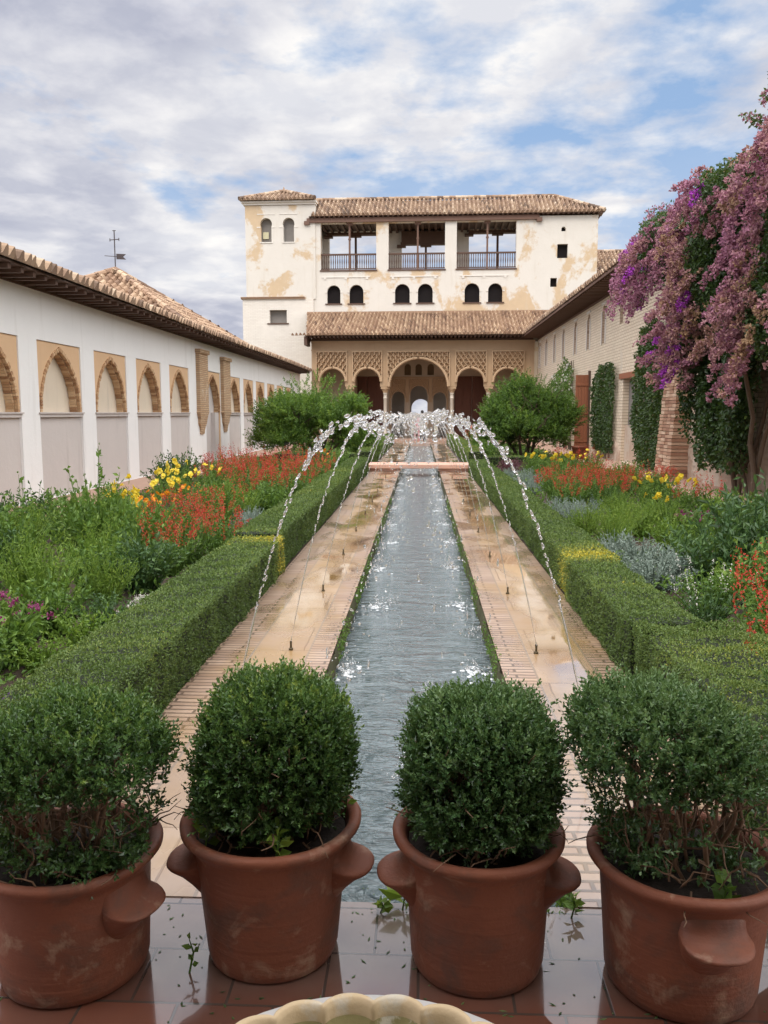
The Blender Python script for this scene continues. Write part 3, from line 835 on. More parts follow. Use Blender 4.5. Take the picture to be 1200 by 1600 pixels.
ridge(r_, (x0, yr, zr + 0.09), (x1 - 2.7, yr, zr + 0.09), 0.12); ridge(r_, (x1, ye, ze + 0.1), (x1 - 2.7, yr, zr + 0.09), 0.12)
rf = pp('roof', r_, M['tile'])
e = MB()
for x in np.arange(-6.9, 10.6, 0.3): e.box(x, x + 0.1, -0.30, 0.3, 13.472, 13.53)
e.box(-6.9, 10.75, -0.32, 0.4, 13.532, 13.55); e.box(10.56, 10.78, -0.3, 4.2, 13.47, 13.53); pp('eave', e, M['wood_dark'])
# door leaves and arcade trim under the portico
for a, b in ((-4.5, -2.3), (2.05, 4.25)):
    for k in range(2):
        xa, xb = a + (b - a) * k / 2, a + (b - a) * (k + 1) / 2
        d = MB(); d.box(xa + 0.01, xb - 0.01, 0.12, 0.2, 0.12, 3.9)
        for r in range(6):
            for c in range(2):
                px0 = xa + 0.07 + c * ((xb - xa) - 0.1) / 2; d.box(px0, px0 + (xb - xa) / 2 - 0.1, 0.09, 0.121, 0.25 + r * 0.6, 0.25 + r * 0.6 + 0.48)
        pp('door', d, M['wood_door'])
for a in (-1.05, -0.37, 0.38):
    s_ = MB(); s_.box(a - 0.03, a + 0.43, 0.2, 0.25, 3.9, 4.75)
    for k in range(5): s_.box(a + k * 0.09, a + k * 0.09 + 0.03, 0.14, 0.201, 3.95, 4.7)
    pp('window', s_, m_plain('lattice', (0.26, 0.17, 0.09), 0.8))


def sebka(mb, x0, x1, z0, z1, y, arch=None, dep=0.045, px=0.21, pz=0.30, res=0.022):
    """carved lattice panel: interlaced lozenges cut into the stucco; arch=(cx,cz,r) is left open"""
    nx, nz = int((x1 - x0) / res), int((z1 - z0) / res)
    xs, zs = np.linspace(x0, x1, nx), np.linspace(z0, z1, nz)
    X, Z = np.meshgrid(xs, zs, indexing='ij')
    wav = 0.03 * np.sin(Z / pz * 4 * math.pi)
    a = np.abs(((X + wav - x0) / px + (Z - z0) / pz) % 1 - 0.5); b = np.abs(((X + wav - x0) / px - (Z - z0) / pz) % 1 - 0.5)
    bar = np.minimum(a, b)
    hgt = np.clip((0.15 - bar) / 0.05, 0, 1) * dep + 0.25 * dep * np.clip(np.maximum(a, b) - 0.42, 0, .08) / .08
    P = np.stack([X, np.full_like(X, y) - hgt, Z], -1)
    if arch is not None:
        cx, cz, r = arch
        xc, zc = (X[:-1, :-1] + X[1:, 1:]) / 2, (Z[:-1, :-1] + Z[1:, 1:]) / 2
        k = (((xc - cx) ** 2 + (zc - cz) ** 2 > r * r) & ((zc > cz) | (np.abs(xc - cx) > r))).reshape(-1)
    else: k = None
    A, B = X.shape
    i = np.arange(A - 1)[:, None] * B; j = np.arange(B - 1)[None, :]
    F = np.stack([i + j, i + B + j, i + B + j + 1, i + j + 1], -1).reshape(-1, 4)
    mb.add(P.reshape(-1, 3), F[k] if k is not None else F)


t = MB()
for (a, b, zt, zc) in ((-1.84, -1.04, 3.75, 2.56), (-0.69, 0.39, 3.75, 2.78), (0.75, 1.54, 3.75, 2.53)):
    r = (b - a) / 2
    sebka(t, a - 0.06, b + 0.06, zc - 0.05, zt, -0.03, ((a + b) / 2, zc, r + 0.05), 0.03, 0.16, 0.22)
    arc = [(p[0], -0.05, p[1]) for p in round_arch(a - 0.03, b + 0.03, zc, zc, 16)]
    t.tube(arc, 0.04, 6)
t.box(-1.98, 1.68, -0.06, 0.0, 3.77, 3.88); t.box(-1.98, -1.90, -0.05, 0.0, 0.12, 3.77); t.box(1.60, 1.68, -0.05, 0.0, 0.12, 3.77)
for x in (-0.87, 0.57): t.box(x - 0.10, x + 0.10, -0.055, 0.0, 2.3, 3.77)
pp('arcade_trim', t, M['stucco'])
for x in (-0.865, 0.57):
    c = MB(); c.lathe([(0.10, 0.12), (0.10, 0.2), (0.06, 0.26), (0.055, 1.9), (0.07, 1.94), (0.06, 1.98), (0.10, 2.2), (0.12, 2.3)], 12, (x, 0.2, 0)); pp('column', c, M['marble'], True)

# ------------------------------------------------------------------ arcaded portico in front of the palace
por = tag(empty('arcaded_portico', (0, 48, 0), TH), 'carved stucco portico of five arches on slim columns below the palace', 'portico')


def po(name, mb, mats, smooth=False, parent=por): return mb.build(name, mats, parent, smooth)


PA = [(-5.85, -4.40, 3.455), (-3.84, -2.37, 3.435), (-1.81, 1.49, 3.06), (2.03, 3.57, 3.39), (4.14, 5.64, 3.40)]
ZC = 3.15
out = [(-6.34, 0.1), (-6.34, 5.75), (6.40, 5.75), (6.40, 0.1), (5.64, 0.1)]
for k, (a, b, zc) in enumerate(PA[::-1]):
    r = (b - a) / 2; c = (a + b) / 2
    zz = max(zc, ZC)
    if k > 0: out.append((b, ZC))
    arc = [(c + r * math.cos(t), zz + (r if zc >= ZC else r - (zz - zc)) * math.sin(t)) for t in np.linspace(0, math.pi, 22)]
    out += arc
    if k < 4: out.append((a, ZC))
out.append((-5.85, 0.1))
q = [out[0]]
for p in out[1:]:
    if abs(p[0] - q[-1][0]) + abs(p[1] - q[-1][1]) > 1e-4: q.append(p)
w = MB(); w.wall((0, 0, 0), (1, 0, 0), (0, -1, 0), q, (), 0.5)
po('wall', w, M['stucco'])
t = MB()
tops = 5.10
PB = [(-6.02, -4.32), (-3.92, -2.30), (-1.92, 1.58), (1.98, 3.66), (4.06, 5.78)]
for (a, b, zc), (xa, xb) in zip(PA, PB):
    r = (b - a) / 2; zz = max(zc, ZC); c = (a + b) / 2
    sebka(t, xa, xb, zz, tops, -0.012, (c, zz, r + 0.06), 0.13, 0.28, 0.40)
po('lattice_panel', t, M['stucco'])
t = MB()
for (a, b, zc), (xa, xb) in zip(PA, PB):
    r = (b - a) / 2; zz = max(zc, ZC); c = (a + b) / 2
    rv = r if zc >= ZC else r - (zz - zc)
    t.tube([(c + (r + 0.05) * math.cos(q_), -0.09, zz + (rv + 0.05) * math.sin(q_)) for q_ in np.linspace(0, math.pi, 26)], 0.075, 8)
    t.box(xa - 0.055, xb + 0.055, -0.152, 0.0, tops + 0.003, tops + 0.08)
    t.box(xa - 0.055, xa - 0.003, -0.15, 0.0, zz, tops); t.box(xb + 0.003, xb + 0.055, -0.15, 0.0, zz, tops)
t.box(-6.36, 6.42, -0.05, 0.0, 5.20, 5.26)
t.box(-6.36, 6.42, -0.08, 0.0, 5.66, 5.74)
for x in np.arange(-6.3, 6.35, 0.11): t.box(x, x + 0.055, -0.03, 0.0, 5.29, 5.63)
po('moulding', t, M['stucco'])
for x in (-4.12, -2.09, 1.76, 3.855):
    c = MB()
    c.lathe([(0.17, 0.12), (0.17, 0.20), (0.13, 0.24), (0.14, 0.28), (0.10, 0.33), (0.098, 2.45), (0.12, 2.48), (0.12, 2.52), (0.10, 2.54), (0.11, 2.72), (0.14, 2.76), (0.11, 2.80)], 16, (x, 0.25, 0))
    col = po('column', c, M['marble'], True)
    c = MB()
    c.lathe([(0.12, 2.795), (0.15, 2.88), (0.21, 2.97), (0.20, 3.02)], 16, (x, 0.25, 0)); c.box(x - 0.235, x + 0.235, 0.02, 0.48, 3.02, 3.149)
    po('capital', c, M['stucco'], parent=col)
for q in ((-6.34, -5.9, 0.502, 3.9, 0.1, 5.7), (5.9, 6.4, 0.502, 3.9, 0.1, 5.7), (-4.3, -4.1, 2.2, 3.9, 0.1, 5.3), (-5.9, -4.3, 2.2, 2.4, 0.1, 5.3), (3.95, 4.15, 2.2, 3.9, 0.1, 5.3), (4.15, 5.9, 2.2, 2.4, 0.1, 5.3)):
    w = MB(); w.box(*q); po('side_wall', w, M['inner'])
w = MB(); w.box(-6.3, 6.35, 0.505, 3.95, 5.3, 5.4)
for x in np.arange(-5.8, 5.9, 0.4): w.box(x, x + 0.12, 0.505, 3.95, 5.18, 5.298)
po('ceiling', w, M['wood_eave'])
e = MB(); e.box(-6.5, 6.3, -0.10, 0.4, 5.752, 5.86)
for x in np.arange(-6.5, 6.2, 0.22): e.box(x, x + 0.10, -0.95, 0.3, 5.862, 5.95)
e.box(-6.55, 6.3, -1.0, 0.4, 5.952, 5.98)
e.box(-6.62, -6.45, -0.9, 0.25, 5.45, 5.94)
po('eave', e, M['wood_dark'])
r_ = MB(); sl = math.hypot(5.0, 1.75)
tile_roof(r_, (-7.3, -1.08, 5.99), (1, 0, 0), (0, 5.0, 1.75), 15.2, sl, 0.225, 0.36, 0.085, keep=lambda u, v: (u > 0.85 - v / sl * 0.75))
r_.box(-7.2, 7.6, 3.85, 3.93, 7.70, 7.86)
rr = po('roof', r_, M['tile_red'])
rc = MB(); rc.add([(-6.4, -0.95, 5.985), (7.5, -0.95, 5.985), (7.5, 3.9, 7.68), (-7.0, 3.9, 7.68), (-6.4, 3.9, 5.985), (7.5, 3.9, 5.985)], [(0, 1, 2, 3), (0, 3, 4), (1, 5, 2), (0, 4, 5, 1)])
po('roof_core', rc, M['soil'], parent=rr)

# roof of a wing further back on the right
wing = tag(empty('rear_wing', (13, 56, 0), TH), 'part of a tiled roof standing behind the right end of the palace', 'building')
w = MB(); w.box(-2.7, 6, -0.4, 4, 0, 10.6); w.build('wall', M['white_clean'], wing)
r_ = MB(); tile_roof(r_, (-2.75, -0.8, 10.6), (1, 0, 0), (0, 2.9, 1.85), 9, 3.4, 0.26, 0.36, 0.10); ridge(r_, (-2.75, 2.1, 12.5), (6.2, 2.1, 12.5)); r_.build('roof', M['tile'], wing)

# ------------------------------------------------------------------ brick range on the right
rgt = tag(empty('brick_building', (6.6, 30, 0)), 'long pale brick range on the right with narrow windows and wide brown eave', 'building')


def rp(name, mb, mats, smooth=False, parent=rgt):
    o = mb.build(name, mats, None, smooth)
    off = Vector((0, 0, 0)); p = parent
    while p is not None: off += p.location; p = p.parent
    o.parent = parent; o.location = -off
    return o


RX = 6.6
RW = [(30.55, 31.1), (33.3, 33.85), (36.1, 36.65), (39.1, 39.65), (41.7, 42.25), (44.4, 44.95), (46.9, 47.3)]
hol = [round_arch(a, b, 4.15, 5.24, 10) for a, b in RW] + [rect(27.95, 28.42, 4.57, 5.29), rect(25.85, 27.65, 0.06, 2.75), rect(33.15, 34.6, 0.06, 3.1), rect(20.0, 20.5, 4.5, 5.2)]
w = MB(); w.wall((RX, 0, 0), (0, 1, 0), (-1, 0, 0), rect(4.0, 48.0, 0, 5.74), hol, 0.45)
wl = rp('wall', w, M['pale_brick'])
for a, b in RW + [(27.95, 28.42), (20.0, 20.5)]:
    z0, z1 = (4.12, 5.6) if b - a > 0.5 or a > 46 else (4.45, 5.32)
    s_ = MB(); s_.box(RX + 0.16, RX + 0.2, a - .03, b + .03, z0, z1)
    win = rp('window', s_, M['wood_red'])
    if z1 > 5.4:
        f = MB(); f.box(RX - 0.03, RX + 0.05, a - 0.10, a - 0.002, 4.12, 5.30); f.box(RX - 0.03, RX + 0.05, b + 0.002, b + 0.10, 4.12, 5.30)
        f.box(RX - 0.03, RX + 0.05, a - 0.10, b + 0.10, 5.54, 5.62); rp('frame', f, M['white_clean'], parent=win)
d = MB(); d.box(RX + 0.2, RX + 0.26, 25.8, 27.7, 0.05, 2.8); rp('door', d, M['grey_panel'])
d = MB(); d.box(RX - 0.06, RX + 0.3, 25.45, 28.0, 2.752, 2.93); rp('lintel', d, M['wood_red'])
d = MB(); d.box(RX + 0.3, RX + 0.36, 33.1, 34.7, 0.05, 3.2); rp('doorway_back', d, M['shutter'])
d = MB()
for k in range(5): d.box(RX - 0.56 + k * 0.114, RX - 0.56 + (k + 1) * 0.114 - 0.006, 32.96, 33.02, 0.10, 3.12 + rng.normal(0, .004))
for z in (0.5, 1.6, 2.7): d.box(RX - 0.56, RX, 32.93, 32.958, z, z + 0.1)
door = rp('door', d, M['wood_red'])
h = MB(); h.box(RX - 0.07, RX + 0.03, 32.9, 33.1, 0.06, 3.28); rp('frame', h, M['wood_dark'], parent=door)
# worn plinth of rubble and red brick
ys = np.arange(13.0, 31.5, 0.05); zs = np.arange(0.0, 1.3, 0.05)
P = np.zeros((len(ys), len(zs), 3)); P[..., 1] = ys[:, None]; P[..., 2] = zs
kk = rng.normal(0, 1, (len(ys) // 4 + 2, len(zs) // 2 + 2)); kk = np.repeat(np.repeat(kk, 4, 0), 2, 1)[:len(ys), :len(zs)]
top = 0.75 + 0.22 * np.sin(ys * 1.3) + 0.14 * np.sin(ys * 3.1 + 1) + 0.25 * (ys < 21)
thick = np.clip((top[:, None] - zs[None, :]) / 0.12, -1, 1) * 0.045
P[..., 0] = RX + 0.03 - 0.03 - thick - np.abs(kk) * 0.012 * (thick > 0)
hole = ((ys[:, None] > 25.75) & (ys[:, None] < 27.75)).repeat(len(zs), 1)
P[..., 0][hole] = RX + 0.1
s_ = MB(); s_.grid(P); rp('plinth', s_, M['rubble'])
e = MB()
e.box(RX - 0.03, RX + 0.4, 4, 48, 5.742, 5.83)
for y in np.arange(4.2, 47.6, 0.36): e.box(RX - 0.86, RX + 0.3, y, y + 0.12, 5.832, 5.925)
e.box(RX - 0.90, RX + 0.4, 4, 47.8, 5.928, 5.955); e.box(RX - 0.94, RX - 0.905, 4, 47.8, 5.86, 5.955)
rp('eave', e, M['wood_eave'])
r_ = MB(); sl = math.hypot(4.2, 1.55)
tile_roof(r_, (RX - 1.0, 4.0, 5.97), (0, 1, 0), (4.2, 0, 1.55), 44.0, sl, 0.24, 0.36, 0.085); ridge(r_, (RX + 3.25, 4, 7.6), (RX + 3.25, 48, 7.6))
rf = rp('roof', r_, M['tile'])
rc = MB(); rc.box(RX, RX + 4, 4, 48, 5.96, 6.3); rp('roof_core', rc, M['soil'], parent=rf)
ch = tag(empty('chimney', (9.4, 24.5, 7.3)), 'small white chimney on the tiled roof above the bougainvillea', 'chimney')
c = MB(); c.box(-0.22, 0.22, -0.22, 0.22, -0.2, 0.62); c.build('stack', M['white_clean'], ch)
c = MB(); c.box(-0.28, 0.28, -0.28, 0.28, 0.623, 0.70); c.box(-0.16, 0.16, -0.16, 0.16, 0.702, 0.86); c.build('cap', M['white_clean'], ch)

# leaning brick buttress, course by course
bt = MB()
z = 0.0
while z < 3.6:
    hgt = 0.085; f = z / 3.6
    dx = 0.52 - 0.24 * f; y0, y1 = 20.55 + 0.10 * f, 21.85 - 0.10 * f
    n = 4
    for k in range(n):
        a, b = y0 + (y1 - y0) * k / n, y0 + (y1 - y0) * (k + 1) / n
        j = rng.normal(0, 0.008)
        bt.box(RX - dx + j, RX - 0.02, a + 0.004, b - 0.004 , z + 0.006, z + hgt - 0.006 + rng.normal(0, .002), rng.random())
    z += hgt
bt.box(RX - 0.28, RX - 0.02, 20.62, 21.7, 0, 3.6, 0.9)
o = bt.build('brick_buttress', m_attr('buttress_brick', [(0, (0.26, 0.13, 0.08)), (0.5, (0.43, 0.25, 0.16)), (1, (0.56, 0.40, 0.28))], 0.9, 25, 0.6, 0.5))
tag(o, 'crumbling red brick buttress leaning on the right wall between ivy and bougainvillea', 'buttress')

# ------------------------------------------------------------------ foliage materials
G_BOX = m_leaf('box_leaf', [(0, (0.0261, 0.0609, 0.0203)), (0.45, (0.0580, 0.1232, 0.0348)), (0.8, (0.1087, 0.1958, 0.0508)), (1, (0.2175, 0.2900, 0.0580))], 0.30, 0.18)
G_BOXB = m_leaf('blue_box_leaf', [(0, (0.0272, 0.0659, 0.0216)), (0.5, (0.0680, 0.1401, 0.0486)), (1, (0.1512, 0.2389, 0.0918))], 0.28, 0.16)
G_HEDGE = m_leaf('hedge_leaf', [(0, (0.0425, 0.0752, 0.0192)), (0.42, (0.0991, 0.1573, 0.0360)), (0.75, (0.1770, 0.2257, 0.0480)), (0.88, (0.3115, 0.3146, 0.0480)), (1, (0.5381, 0.4378, 0.0480))], 0.5, 0.2, noise_scale=1.2, noise_amt=0.25, vary=0.05)
G_TREE = m_leaf('tree_leaf', [(0, (0.0435, 0.0943, 0.0174)), (0.5, (0.1015, 0.1958, 0.0290)), (1, (0.2175, 0.3190, 0.0435))], 0.45, 0.35, noise_scale=1.0, noise_amt=0.7)
G_MID = m_leaf('mid_leaf', [(0, (0.0438, 0.0938, 0.0175)), (0.5, (0.1000, 0.1938, 0.0325)), (1, (0.2125, 0.3125, 0.0625))], 0.5, 0.35)
G_BRIGHT = m_leaf('bright_leaf', [(0, (0.0747, 0.1495, 0.0184)), (0.5, (0.1610, 0.2645, 0.0368)), (1, (0.2990, 0.3910, 0.0575))], 0.5, 0.4)
G_DARK = m_leaf('dark_leaf', [(0, (0.0207, 0.0517, 0.0161)), (0.5, (0.0437, 0.0978, 0.0299)), (1, (0.0978, 0.1725, 0.0517))], 0.45, 0.25)
G_GREY = m_leaf('silver_leaf', [(0, (0.13, 0.18, 0.14)), (0.5, (0.23, 0.29, 0.24)), (1, (0.38, 0.43, 0.37))], 0.6, 0.2, tcol=(0.2, 0.25, 0.2))
G_IVY = m_leaf('ivy_leaf', [(0, (0.0220, 0.0495, 0.0132)), (0.55, (0.0495, 0.0935, 0.0220)), (0.9, (0.1100, 0.1650, 0.0330)), (1, (0.2420, 0.2640, 0.0330))], 0.4, 0.2, noise_scale=1.2, noise_amt=0.6)
G_PURPLE = m_leaf('purple_leaf', [(0, (0.06, 0.022, 0.03)), (1, (0.16, 0.06, 0.07))], 0.5, 0.2, tcol=(0.2, 0.05, 0.05))
P_RED = m_leaf('red_petal', [(0, (0.32, 0.03, 0.02)), (0.6, (0.50, 0.055, 0.03)), (1, (0.58, 0.13, 0.07))], 0.5, 0.35, tcol=(0.7, 0.08, 0.03))
P_YEL = m_leaf('yellow_petal', [(0, (0.75, 0.52, 0.02)), (1, (0.85, 0.72, 0.10))], 0.5, 0.35, tcol=(0.8, 0.65, 0.05))
P_ORG = m_leaf('orange_petal', [(0, (0.75, 0.24, 0.01)), (1, (0.85, 0.42, 0.03))], 0.5, 0.35, tcol=(0.8, 0.35, 0.02))
P_PUR = m_leaf('purple_petal', [(0, (0.11, 0.06, 0.16)), (1, (0.24, 0.15, 0.31))], 0.5, 0.3, tcol=(0.3, 0.1, 0.4))
P_WHT = m_leaf('white_petal', [(0, (0.60, 0.58, 0.52)), (1, (0.8, 0.78, 0.74))], 0.5, 0.3, tcol=(0.7, 0.7, 0.6))
P_MAG = m_leaf('magenta_petal', [(0, (0.12, 0.012, 0.06)), (1, (0.28, 0.04, 0.15))], 0.5, 0.3, tcol=(0.4, 0.03, 0.2))
P_PNK = m_leaf('salmon_petal', [(0, (0.60, 0.22, 0.16)), (1, (0.78, 0.48, 0.38))], 0.5, 0.3, tcol=(0.7, 0.3, 0.2))
P_BRACT = m_leaf('bract', [(0, (0.20, 0.13, 0.06)), (0.22, (0.36, 0.23, 0.12)), (0.42, (0.40, 0.22, 0.205)), (0.66, (0.34, 0.15, 0.205)), (0.86, (0.40, 0.18, 0.27)), (0.90, (0.36, 0.05, 0.40)), (1, (0.46, 0.07, 0.54))], 0.65, 0.25, tcol=(0.42, 0.16, 0.26), noise_amt=0.0, vary=0.0)
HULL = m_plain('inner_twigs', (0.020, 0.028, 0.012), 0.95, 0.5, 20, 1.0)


def clump_noise(P, sc, seed=0):
    """cheap smooth random field in [0,1] on points"""
    r = np.random.default_rng(seed)
    out = np.zeros(len(P))
    for k in range(5):
        w = r.normal(0, 1, 3) * sc * (1 + 0.6 * k); ph = r.random() * 6.28
        out += np.sin(P @ w + ph) / (1 + 0.4 * k)
    return 0.5 + 0.5 * out / 2.6


# ------------------------------------------------------------------ clipped hedges
def hedge(name, label, x0, x1, y0, y1, h, d0=9000, mat=None, tint=None, seed=1, bump=0.02, group=None):
    """a clipped hedge as one mesh: dark core plus leaf faces over top and sides, finer near the camera"""
    mb = MB()
    ins = 0.03 + max(0.0, bump - 0.02) * 1.6
    nx, ny, nz = 6, max(3, int((y1 - y0) / 0.25)), 5
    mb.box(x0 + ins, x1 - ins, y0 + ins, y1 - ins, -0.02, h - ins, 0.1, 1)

    def dens(y): return d0 * np.clip((4.5 / np.maximum(y, 2.0)), 0.10, 1.0) ** 1.25
    faces = [('top', (x1 - x0), y1 - y0), ('l', h, y1 - y0), ('r', h, y1 - y0), ('f', x1 - x0, h), ('b', x1 - x0, h)]
    for kind, A, B in faces:
        if kind in 'fb': yb = [(y0, y0)] if kind == 'f' else [(y1, y1)]
        else:
            n = max(1, int((y1 - y0) / 1.0)); e = np.linspace(y0, y1, n + 1); yb = list(zip(e[:-1], e[1:]))
        for ya, yc in yb:
            ym = (ya + yc) / 2; area = A * (yc - ya) if kind not in 'fb' else A * B
            k = int(area * dens(ym) * (1.0 if kind in ('top', 'f') or (kind == 'r' and x0 < 0) or (kind == 'l' and x0 > 0) else 0.4))
            if k < 4: continue
            u, v = rng.random(k), rng.random(k)
            dep = np.abs(rng.normal(0, 0.012, k))
            lf = 0.0165 * (ym / 4.5) ** 0.55 if ym > 4.5 else 0.0165
            if kind == 'top': P = np.stack([x0 + u * A, ya + v * (yc - ya), np.full(k, h) - dep], 1); Nn = np.array([0, 0, 1.0])
            elif kind == 'l': P = np.stack([x0 + dep, ya + v * (yc - ya), u * h], 1); Nn = np.array([-1.0, 0, 0])
            elif kind == 'r': P = np.stack([x1 - dep, ya + v * (yc - ya), u * h], 1); Nn = np.array([1.0, 0, 0])
            elif kind == 'f': P = np.stack([x0 + u * A, y0 + dep, v * h], 1); Nn = np.array([0, -1.0, 0])
            else: P = np.stack([x0 + u * A, y1 - dep, v * h], 1); Nn = np.array([0, 1.0, 0])
            bn = clump_noise(P, 5.0, seed) - 0.5
            P = P + Nn * (bn * bump * 2)[:, None]
            # rounded upper edges
            edge = np.minimum(P[:, 0] - x0, x1 - P[:, 0])
            if kind == 'top': P[:, 2] -= np.clip(0.035 - edge, 0, 1) ** 2 / 0.035 * 0.8
            D = unit(Nn * 0.55 + rand_dirs(k, 0.25))
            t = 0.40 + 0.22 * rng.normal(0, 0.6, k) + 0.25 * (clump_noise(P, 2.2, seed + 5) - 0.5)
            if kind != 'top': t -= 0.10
            if tint is not None: t += tint(P)
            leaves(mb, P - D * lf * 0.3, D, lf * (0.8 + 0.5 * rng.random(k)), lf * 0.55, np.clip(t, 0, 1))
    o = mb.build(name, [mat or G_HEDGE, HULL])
    return tag(o, label, 'hedge', group)


def yl(yc, wd=0.35, amt=0.55): return lambda P: amt * np.exp(-((P[:, 1] - yc) / wd) ** 2) * (0.4 + 0.6 * rng.random(len(P)))


def yl2(*a):
    fs = [yl(*k) for k in a]
    return lambda P: sum(f(P) for f in fs)


HG = 'clipped box hedges along the water'
hedge('box_hedge', 'clipped box hedge left of the channel, nearest stretch behind the leftmost pots', -1.92, -1.42, 2.75, 8.45, 0.385, 11000, tint=yl2((8.3, 0.42, 0.75), (4.3, 0.25, 0.25)), seed=3, group=HG)
hedge('box_hedge', 'clipped box hedge left of the channel, from the yellowed step to the footbridge', -1.96, -1.46, 8.47, 23.0, 0.42, 11000, tint=yl2((8.5, 0.3, 0.3), (13.0, 0.5, 0.2), (17.5, 0.8, 0.25)), seed=4, group=HG)
hedge('box_hedge', 'broad lumpy box hedge on the right behind the fourth pot, nearest stretch', 1.33, 1.98, 2.6, 5.05, 0.37, 11000, tint=yl2((4.4, 0.2, 0.25), (3.6, 0.3, 0.15)), seed=5, bump=0.045, group=HG)
hedge('box_hedge', 'short box hedge stretch right of the channel, yellow at its far end', 1.29, 1.74, 5.07, 7.40, 0.375, 11000, tint=yl2((7.35, 0.25, 0.75), (6.2, 0.15, 0.2)), seed=6, group=HG)
hedge('box_hedge', 'long box hedge right of the channel, from the yellow step to the footbridge', 1.33, 1.80, 7.42, 23.2, 0.36, 11000, tint=yl2((7.55, 0.6, 0.75), (15, 0.5, 0.2)), seed=7, group=HG)
hedge('box_hedge', 'box hedge left of the channel beyond the pink footbridge', -1.95, -1.50, 25.0, 45.5, 0.50, 11000, tint=lambda P: 0.12 + 0 * P[:, 0], seed=8, group=HG)
hedge('box_hedge', 'box hedge right of the channel beyond the pink footbridge', 1.42, 1.90, 25.0, 45.5, 0.50, 11000, tint=lambda P: 0.15 + 0 * P[:, 0], seed=9, group=HG)
hedge('box_hedge', 'low box hedge running sideways under the left tree by the footbridge', -4.4, -1.97, 24.6, 25.05, 0.45, 11000, seed=10, group=HG)
hedge('box_hedge', 'low box hedge running sideways under the right tree by the footbridge', 1.92, 3.4, 24.6, 25.05, 0.36, 11000, seed=11, group=HG)

# ------------------------------------------------------------------ trees
def bushy_tree(name, label, x, y, rx, ry, h, seed, mat, ntw=1500, leaf=0.074, zlow=0.35):
    r = np.random.default_rng(seed)
    root = tag(empty(name, (x, y, 0)), label, 'tree', 'bushy trees beside the channel')
    tr = MB(); tips = []
    for k in range(7):
        a = r.random() * 6.28; ln = h * (0.45 + 0.3 * r.random())
        b = np.array([0.22 * math.cos(a), 0.22 * math.sin(a), -0.05]); d = np.array([math.cos(a) * 0.55, math.sin(a) * 0.55, 1.0])
        pts = [b]; 
        for s in range(5): d = unit(d + r.normal(0, 0.16, 3)); pts.append(pts[-1] + d * ln / 5)
        tr.tube(pts, np.linspace(0.065, 0.022, 6), 7)
        for s in (2, 3, 4, 5):
            for q in range(2):
                d2 = unit(np.array([math.cos(a + r.normal(0, .8)), math.sin(a + r.normal(0, .8)), 0.5 + r.random()])); p2 = [pts[s]]
                for w_ in range(3): d2 = unit(d2 + r.normal(0, .2, 3)); p2.append(p2[-1] + d2 * h * 0.11)
                tr.tube(p2, np.linspace(0.022, 0.006, 4), 5)
    tr.build('trunk', M['bark'], root)
    c = MB()
    # lumpy envelope of several lobes
    lobes = []
    for k in range(26):
        a = r.random() * 6.28; q = math.sqrt(r.random()) * 0.68; zz = h * (0.17 + 0.60 * r.random() * (1 - 0.35 * q))
        lobes.append((rx * q * math.cos(a), ry * q * math.sin(a), zz, (0.26 + 0.18 * r.random()) * min(rx, h * .55)))
    lobes.append((0, 0, h * 0.62, 0.55 * rx))
    T = []
    for i in range(ntw):
        lx, ly, lz, lr = lobes[r.integers(len(lobes))]
        d = unit(r.normal(0, 1, 3)); d[2] = abs(d[2]) * 0.9 - 0.5 * (r.random() < .35); q = lr * (0.5 + 0.55 * r.random() ** 0.5)
        T.append((lx + d[0] * q, ly + d[1] * q, max(zlow * r.random(), lz + d[2] * q * 0.9), *unit(d * 0.8 + np.array([0, 0, 0.55]) + r.normal(0, .35, 3))))
    T = np.array(T); P0, D0 = T[:, :3], T[:, 3:]
    nl = 20
    ts = np.tile(np.linspace(0.05, 1, nl), ntw); Ln = np.repeat(0.18 + 0.26 * r.random(ntw), nl)
    Pb = np.repeat(P0, nl, 0) + np.repeat(D0, nl, 0) * (ts * Ln)[:, None]; Pb[:, 2] -= 0.12 * (ts * Ln) ** 2
    D = unit(np.repeat(D0, nl, 0) * 0.7 + rand_dirs(ntw * nl, 0.0) * 0.95)
    tone = np.repeat(np.clip(0.42 + 0.22 * r.normal(0, 1, ntw), 0, 1), nl) + 0.10 * r.normal(0, 1, ntw * nl)
    leaves(c, Pb, D, leaf * (0.7 + 0.6 * r.random(ntw * nl)), leaf * 0.40, np.clip(tone, 0, 1), 0.2)
    c.build('crown', mat, root)
    return root


bushy_tree('pomegranate_tree', 'wide bushy green tree on the left between the red flowers and the gallery', -3.75, 28.8, 2.5, 1.9, 2.80, 21, G_TREE, 5000)
bushy_tree('pomegranate_tree', 'tall rounded green tree on the right in front of the brick range', 3.75, 30.5, 2.25, 1.9, 3.15, 22, G_TREE, 5200)


